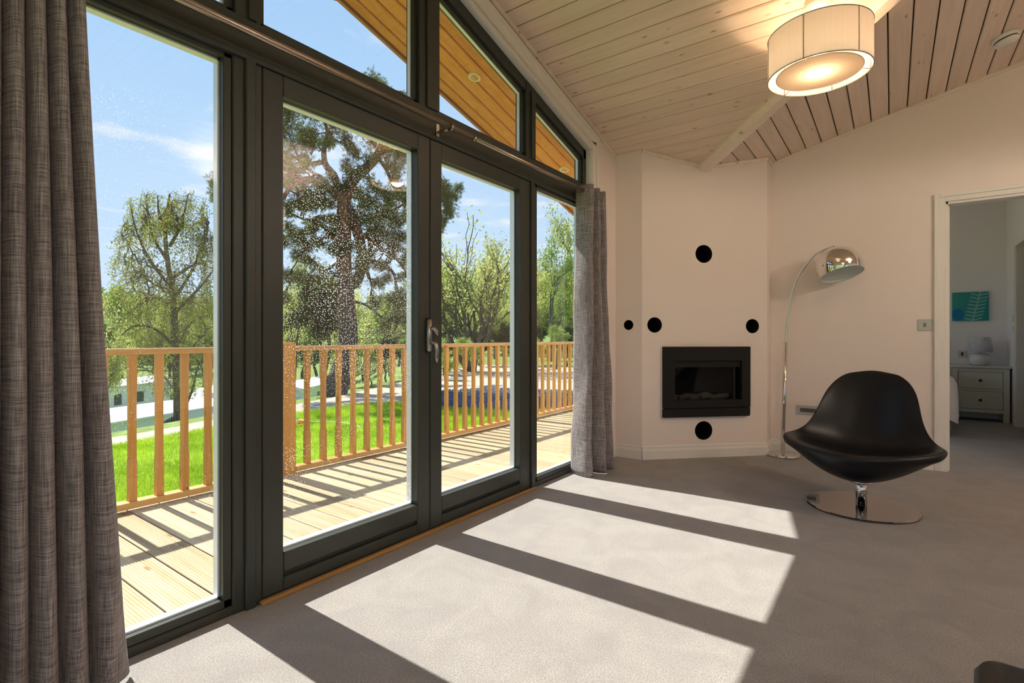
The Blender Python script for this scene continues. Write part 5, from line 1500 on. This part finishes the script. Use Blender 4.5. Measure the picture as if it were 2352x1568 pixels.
# --- weeping birch below the bank
BD = 18.5
bb = at(410, 968, BD)
birch = thing('birch_tree', (bb[0], bb[1], gzs(bb[0], bb[1])), 'weeping birch with dark branching stems below the bank', 'tree')
bk = MB(); skel = []
PD_save = PD; PD = BD
limb([(412, 1010), (410, 960), (408, 880), (402, 800), (400, 720), (395, 660), (385, 600), (380, 540), (385, 480), (390, 445)], 0.18, 0.03, 10)
for L_ in ([(398, 690), (430, 640, .4), (455, 590, .7), (470, 550, .9), (480, 520, 1)], [(395, 660), (360, 620, -.5), (330, 570, -.8), (310, 520, -1), (300, 475, -1.1)], [(385, 600), (350, 540, .4), (340, 490, .6), (335, 450, .7)],
           [(390, 565), (415, 520, -.4), (425, 480, -.6), (432, 445, -.7)], [(400, 720), (440, 680, -.8), (475, 640, -1.3), (508, 590, -1.6)], [(398, 700), (350, 680, .7), (310, 668, 1.2), (268, 682, 1.6)],
           [(410, 965), (440, 900, .6), (452, 850, .9), (470, 800, 1.1)], [(405, 800), (360, 758, -.7), (310, 748, -1.3), (278, 770, -1.5)], [(408, 850), (440, 800, -.6), (475, 758, -1)], [(395, 640), (440, 610, 1.0), (485, 600, 1.5), (515, 615, 1.7)],
           [(380, 540), (365, 490, -.5), (362, 450, -.6)], [(402, 800), (440, 740, .9), (490, 720, 1.3), (520, 700, 1.5)], [(408, 900), (370, 860, .8), (320, 850, 1.3), (285, 870, 1.5)]):
    limb(L_, 0.060, 0.014, 7)
S = np.array(skel)
for _ in range(70):
    q_ = rng.uniform(0.35, 1.0)**0.5; a_ = rng.uniform(0, 2*PI)
    c_ = np.array(at(385 + 112*q_*math.cos(a_), 560 - 105*q_*math.sin(a_), BD + rng.uniform(-1.6, 1.6)))
    low = S[S[:, 2] < c_[2] - 0.3]
    if len(low) == 0: continue
    k = np.argmin(np.linalg.norm(low - c_, axis=1)); p_ = low[k]
    ln_ = np.linalg.norm(c_ - p_)
    pth = wob(p_, c_, 8, 0.07*ln_) + np.sin(np.linspace(0, PI, 8))[:, None]*np.array([0, 0, 0.08*ln_])
    bk.tube([tuple(p) for p in pth], [0.035 - 0.0035*i for i in range(8)], 5, caps=False)
    S = np.concatenate([S, pth])
lv_ = []
def droop(cx_, cy_, rx, ry, n, ln):
    for _ in range(n):
        a_ = rng.uniform(0, 2*PI); q = rng.uniform(0, 1)**0.5
        px_, py_ = cx_ + rx*q*math.cos(a_), cy_ + ry*q*math.sin(a_)
        c_ = np.array(at(px_, py_, BD + rng.uniform(-1.9, 1.9)*math.sqrt(max(0.05, 1 - q*q))))
        k = np.argmin(np.linalg.norm(S - c_, axis=1))
        far = np.linalg.norm(S[k] - c_)
        mid_ = (S[k] + c_)/2 + np.array([0, 0, 0.10*far]) + rng.normal(size=3)*0.06*far
        l_ = rng.uniform(0.5, 1.0)*ln
        end = c_ + np.array([rng.normal()*0.06, rng.normal()*0.06, -l_])
        bk.tube([tuple(S[k]), tuple(mid_), tuple(c_), tuple((c_ + end)/2 + rng.normal(size=3)*0.03), tuple(end)], [0.009, 0.007, 0.005, 0.004, 0.002], 3, caps=False)
        nl = int(20*l_) + 6
        t_ = rng.uniform(-0.15, 1.0, (nl, 1))
        lv_.append(c_ + (end - c_)*t_ + rng.normal(size=(nl, 3))*0.05)
droop(345, 490, 62, 52, 150, 0.55)
droop(425, 480, 58, 42, 140, 0.5)
droop(365, 575, 115, 92, 300, 0.65)
droop(490, 590, 36, 75, 120, 0.8)
droop(295, 630, 42, 60, 70, 0.6)
droop(400, 745, 125, 60, 220, 0.6)
droop(395, 690, 110, 40, 110, 0.6)
droop(400, 850, 100, 60, 120, 0.5)
pts_ = np.concatenate(lv_)
foliage('leaves', blades(pts_, 0.075, 0.021), M_birch, birch)
bk.build('trunk', M_bark, birch)
PD = PD_save

# --- prototypes for the woodland
def grow(height, spread, levels, mat, nleaf, leafL, leafW, stems=1, bark=M_bark, fork=0.32, start=0.3):
    """tree at the origin: returns (branch MB, leaf verts)"""
    b_ = MB(); tips = []
    def rec(p, d, ln, r, lv):
        n = 5
        q = p + d*ln
        path_ = [p]
        for i in range(1, n):
            path_.append(p + d*ln*i/(n-1) + rng.normal(size=3)*ln*0.035)
        b_.tube([tuple(x) for x in path_], [r*(1 - 0.45*i/(n-1)) for i in range(n)], 6 if lv > 1 else 4, caps=False)
        if lv <= 1: tips.extend([path_[2], path_[3], path_[4]])
        if lv == 0: return
        for _ in range(rng.integers(3, 5)):
            nd = unit(d + rng.normal(size=3)*spread + np.array([0, 0, 0.12]))
            rec(path_[rng.integers(2, n)], nd, ln*rng.uniform(0.55, 0.8), r*0.5, lv - 1)
    for s in range(stems):
        d = unit(np.array([rng.normal()*(0.06 if stems == 1 else 0.34), rng.normal()*(0.06 if stems == 1 else 0.34), 1.0]))
        rec(np.array([rng.normal()*0.05*(stems > 1), rng.normal()*0.05*(stems > 1), -0.1]), d, height*(0.46 if stems == 1 else 0.42), height*0.022/(1 if stems == 1 else 1.7), levels)
    T = np.array(tips)
    zmax = np.percentile(T[:, 2], 98)
    idx = rng.integers(0, len(T), nleaf)
    P = T[idx] + rng.normal(size=(nleaf, 3))*height*0.035
    vv = blades(P, leafL, leafW)
    k = height/zmax
    for i in range(len(b_.v)): b_.v[i] = tuple(c_*k for c_ in b_.v[i])
    return b_, vv*k
class Proto: pass
def make_proto(*a_, **kw):
    p = Proto()
    b_, vv = grow(*a_, **kw)
    p.mat = a_[3]; p.h = a_[0]
    p.b, p.vv = b_, vv
    p.mesh = None
    return p
protos = {
    'lime': make_proto(6.0, 0.55, 3, M_lime, 7000, 0.12, 0.045),
    'loose': make_proto(6.0, 0.48, 3, M_mid, 4200, 0.11, 0.04),
    'bushy': make_proto(5.0, 0.62, 3, M_mid, 9000, 0.11, 0.05),
    'stems': make_proto(5.0, 0.36, 2, M_lime, 5200, 0.09, 0.03, stems=13),
    'dark': make_proto(5.0, 0.6, 3, M_ever, 12000, 0.13, 0.045),
    'slim': make_proto(6.0, 0.38, 3, M_lime, 2600, 0.10, 0.035),
}
def plant(kind, px_, top_py, depth, width, label, group=None, name='tree', zb=None):
    p = protos[kind]
    g = at(px_, HY, depth)
    z = gzs(g[0], g[1]) if zb is None else zb
    top = EYE + (HY - top_py)/F*depth
    s = (top - z)/p.h
    t_ = thing(name, (g[0], g[1], z), label, 'tree', rng.uniform(0, 2*PI), group)
    if p.mesh is None:
        keep = t_.matrix_basis.copy(); t_.matrix_basis = Matrix()
        a_ = p.b.build('trunk', M_bark, t_)
        f_ = foliage('leaves', p.vv, p.mat, t_)
        t_.matrix_basis = keep
        p.mesh = (a_, f_)
    else:
        for src in p.mesh:
            c_ = src.copy(); col.objects.link(c_); c_.parent = t_
    w_ = width*depth/F
    sx_ = w_/(p.h*0.62)
    t_.scale = (sx_, sx_, s)
    return t_
plant('stems', 1085, 568, 25, 190, 'many-stemmed young willow beyond the parking area', name='willow_tree')
plant('slim', 680, 600, 21, 90, 'slim pale green sapling beside the railing post', name='sapling')
plant('dark', 752, 640, 20, 110, 'dark evergreen tree behind the pine trunk', name='yew_tree')
plant('loose', 1265, 560, 36, 120, 'loose leafy tree behind the far side light', name='leafy_tree')
plant('slim', 1135, 548, 40, 80, 'thin twiggy tree rising above the willow', name='twiggy_tree')
plant('lime', 1200, 640, 31, 90, 'pale green tree overhanging the parking area', name='pale_tree')
plant('lime', 1340, 520, 42, 120, 'tall tree beyond the curtain end of the deck', name='tall_tree')
plant('bushy', 895, 690, 29.5, 80, 'bushy tree behind the drooping pine limbs', name='bushy_tree')
grp = 'trees in the wood below the lodge'
kinds = ['lime', 'bushy', 'loose', 'lime']
lbl = {'lime': 'pale lime green tree in the wood beyond the meadow', 'bushy': 'dense mid-green tree in the wood beyond the meadow', 'loose': 'thin-leaved open tree in the wood beyond the meadow'}
HOMES = [(300, 27), (505, 37), (700, 46), (255, 44)]
def clear_of_homes(px_, dep):
    g = at(px_, HY, dep)
    return all(math.hypot(g[0] - at(a, HY, b_)[0], g[1] - at(a, HY, b_)[1]) > 7.0 for a, b_ in HOMES)
for i in range(30):
    px_ = 235 + i*38 + rng.uniform(-10, 10)
    dep = 36 + 9*((i*2) % 5) + rng.uniform(-1, 1)
    if not clear_of_homes(px_, dep): dep = 60 + 13*(i % 3)
    if i >= 23: dep = 48 + 9*(i % 3)
    topy = rng.uniform(668, 712) if px_ < 1000 else rng.uniform(610, 670)
    plant(kinds[i % 4], px_, topy, dep, rng.uniform(85, 115) if i < 23 else rng.uniform(125, 150), lbl[kinds[i % 4]], grp + ', ' + kinds[i % 4])
for i in range(10):
    px_ = 240 + i*30 + rng.uniform(-6, 6)
    dep = 31.0 + 2.6*(i % 3)
    if not clear_of_homes(px_, dep): continue
    plant(['bushy', 'lime'][i % 2], px_, rng.uniform(735, 765), dep, rng.uniform(55, 70), 'low leafy tree on the slope between the holiday homes', 'low trees on the slope', name='slope_tree')
for i in range(14):
    px_ = 850 + i*35 + rng.uniform(-8, 8)
    plant(['bushy', 'dark'][i % 2], px_, rng.uniform(775, 805) if i < 7 else rng.uniform(745, 775), (18.0 if i < 7 else 27.0) + 2.4*(i % 3), rng.uniform(50, 68), 'low shrub along the far edge of the track', 'shrubs along the track', name='shrub')
# far wooded hillside
nh = 26000
ha = rng.uniform(R(95), R(185), nh); hr = rng.uniform(112, 300, nh)
hx, hy = hr*np.cos(ha), hr*np.sin(ha)
hp = np.stack([hx, hy, gz(hx, hy) + rng.uniform(0.5, 6.5, nh)], -1)
hv = blades(hp, 4.2, 1.6)
wd = fast_mesh('woodland', hv, np.arange(len(hv)), 4, leafy('hill_leaf', (0.15, 0.23, 0.07), (0.30, 0.37, 0.13), 0.35, 0.03))
tag(wd, 'distant spring woodland covering the hillside', 'woodland', kind='stuff')

# ------------------------------------------------------------------ holiday homes below the bank
M_cw = plain('caravan_white', (0.72, 0.75, 0.76), 0.5); M_cr = plain('caravan_roof', (0.80, 0.80, 0.80), 0.5); M_cg = plain('caravan_grey', (0.30, 0.36, 0.36), 0.5)
M_win = plain('dark_window', (0.05, 0.08, 0.10), 0.1)
def caravan(px_, dep, rz, Lc, Wc, hgt, label, body, group=None):
    g = at(px_, HY, dep); z = gzs(g[0], g[1]) - 0.1
    c_ = thing('holiday_home', (g[0], g[1], z), label, 'mobile home', rz)
    Mx = c_.matrix_basis
    def lb(m):
        for i in range(len(m.v)): m.v[i] = tuple(Mx @ Vector(m.v[i]))
        return m
    lb(MB().box(-Lc/2, Lc/2, -Wc/2, Wc/2, 0.35, hgt)).build('body', body, c_)
    lb(MB().box(-Lc/2 + 0.1, Lc/2 - 0.1, -Wc/2 + 0.1, Wc/2 - 0.1, 0.0, 0.36)).build('skirt', M_cg, c_)
    lb(MB().prism([(-Wc/2 - 0.15, hgt), (Wc/2 + 0.15, hgt), (Wc/2 + 0.15, hgt + 0.08), (0, hgt + 0.5), (-Wc/2 - 0.15, hgt + 0.08)], -Lc/2 - 0.15, Lc/2 + 0.15, 0)).build('roof', M_cr, c_)
    n = int(Lc//2)
    for k in range(n):
        x_ = -Lc/2 + (k + 0.5)*Lc/n
        for s_ in (-1, 1):
            lb(MB().box(x_ - 0.35, x_ + 0.35, s_*Wc/2 - 0.03, s_*Wc/2 + 0.03, 1.2, 2.1)).build('window', M_win, c_)
    lb(MB().box(Lc/2 - 0.02, Lc/2 + 0.03, -0.5, 0.5, 1.1, 2.1)).build('window', M_win, c_)
    return c_
caravan(300, 27, R(112), 9.0, 3.4, 2.75, 'white-roofed holiday home just below the bank', M_cw)
caravan(505, 37, R(150), 8.0, 3.4, 2.75, 'blue-grey holiday home behind the birch stems', M_cg)
caravan(700, 46, R(125), 9.0, 3.4, 2.6, 'pale holiday home glimpsed beside the pine trunk', M_cw)
caravan(255, 44, R(120), 9.0, 3.4, 2.7, 'far white holiday home beyond the nearest one', M_cw)
g = at(520, HY, 28); pz = gzs(g[0], g[1])
ps = thing('parasol', (g[0], g[1], pz), 'blue garden parasol beside the holiday homes', 'parasol')
MB().tube([(g[0], g[1], pz), (g[0], g[1], pz + 2.7)], 0.04, 8).build('pole', M_cw, ps)
MB().lathe([(1.4, 2.2), (0.7, 2.5), (0.02, 2.75), (0.02, 2.70), (0.7, 2.45), (1.38, 2.15)], (g[0], g[1], pz), 8, None, False, True).build('canopy', plain('blue_canvas', (0.10, 0.12, 0.62), 0.8), ps)
# dark picket fence on the slope
f0, f1 = at(285, HY, 16.5), at(405, HY, 16.0)
fe = thing('picket_fence', (f0[0], f0[1], gzs(f0[0], f0[1])), 'dark picket fence on the slope below the track', 'fence')
M_pick = plain('dark_fence_paint', (0.05, 0.055, 0.06), 0.7)
nP = 24
for k in range(nP):
    t_ = k/(nP - 1); x_ = f0[0] + (f1[0]-f0[0])*t_; y_ = f0[1] + (f1[1]-f0[1])*t_; z_ = gzs(x_, y_)
    MB().prism([(y_ - 0.03, z_ - 0.05), (y_ + 0.03, z_ - 0.05), (y_ + 0.03, z_ + 0.85), (y_, z_ + 0.92), (y_ - 0.03, z_ + 0.85)], x_ - 0.01, x_ + 0.01, 0).build('picket', M_pick, fe)
for h_ in (0.25, 0.65):
    MB().tube([(f0[0], f0[1], gzs(f0[0], f0[1]) + h_), ((f0[0]+f1[0])/2, (f0[1]+f1[1])/2, gzs((f0[0]+f1[0])/2, (f0[1]+f1[1])/2) + h_), (f1[0], f1[1], gzs(f1[0], f1[1]) + h_)], 0.02, 6).build('fence_rail', M_pick, fe)

# ------------------------------------------------------------------ lawn sprinkler
sx0, sy0 = -8.765, 5.339
sz0 = gzs(sx0, sy0) + 0.10
M_or = plain('orange_plastic', (0.85, 0.33, 0.02), 0.4)
spk = thing('lawn_sprinkler', (sx0, sy0, sz0), 'orange oscillating sprinkler watering the lawn', 'sprinkler')
MB().tube([(sx0 - 0.10, sy0 - 0.14, sz0 + 0.02), (sx0 - 0.10, sy0 + 0.14, sz0 + 0.02)], 0.018, 8).build('skid', M_or, spk)
MB().tube([(sx0 + 0.10, sy0 - 0.14, sz0 + 0.02), (sx0 + 0.10, sy0 + 0.14, sz0 + 0.02)], 0.018, 8).build('skid', M_or, spk)
MB().box(sx0 - 0.11, sx0 + 0.11, sy0 - 0.14, sy0 - 0.10, sz0 + 0.02, sz0 + 0.07, 0.008).build('end_plate', M_or, spk)
MB().box(sx0 - 0.11, sx0 + 0.11, sy0 + 0.06, sy0 + 0.14, sz0 + 0.02, sz0 + 0.10, 0.012).build('motor_housing', M_or, spk)
MB().tube([(sx0, sy0 - 0.12, sz0 + 0.075), (sx0, sy0, sz0 + 0.10), (sx0, sy0 + 0.10, sz0 + 0.075)], 0.013, 8).build('spray_bar', M_plastic, spk)
hose = catmull([(sx0, sy0 + 0.14, sz0 + 0.05), (sx0 + 0.1, sy0 + 0.35, sz0 + 0.03), (sx0 + 0.5, sy0 + 0.6, sz0 + 0.02), (sx0 + 1.2, sy0 + 0.5, sz0 + 0.02)], 6)
MB().tube(hose, 0.012, 8).build('hose', plain('hose_grey', (0.45, 0.48, 0.42), 0.5), spk)
M_water = glass('water_jet')
for k in range(9):
    v0 = 0.22*(k - 4); jets = []
    for i in range(9):
        t_ = i/8
        jets.append((sx0 - 0.35*t_, sy0 + v0*0.6*t_*1.2 - 0.45*t_, sz0 + 0.10 + 1.0*t_ - 0.45*t_*t_))
    MB().tube(jets, [0.004 + 0.004*i/8 for i in range(9)], 5, caps=False).build('water_jet', M_water, spk)
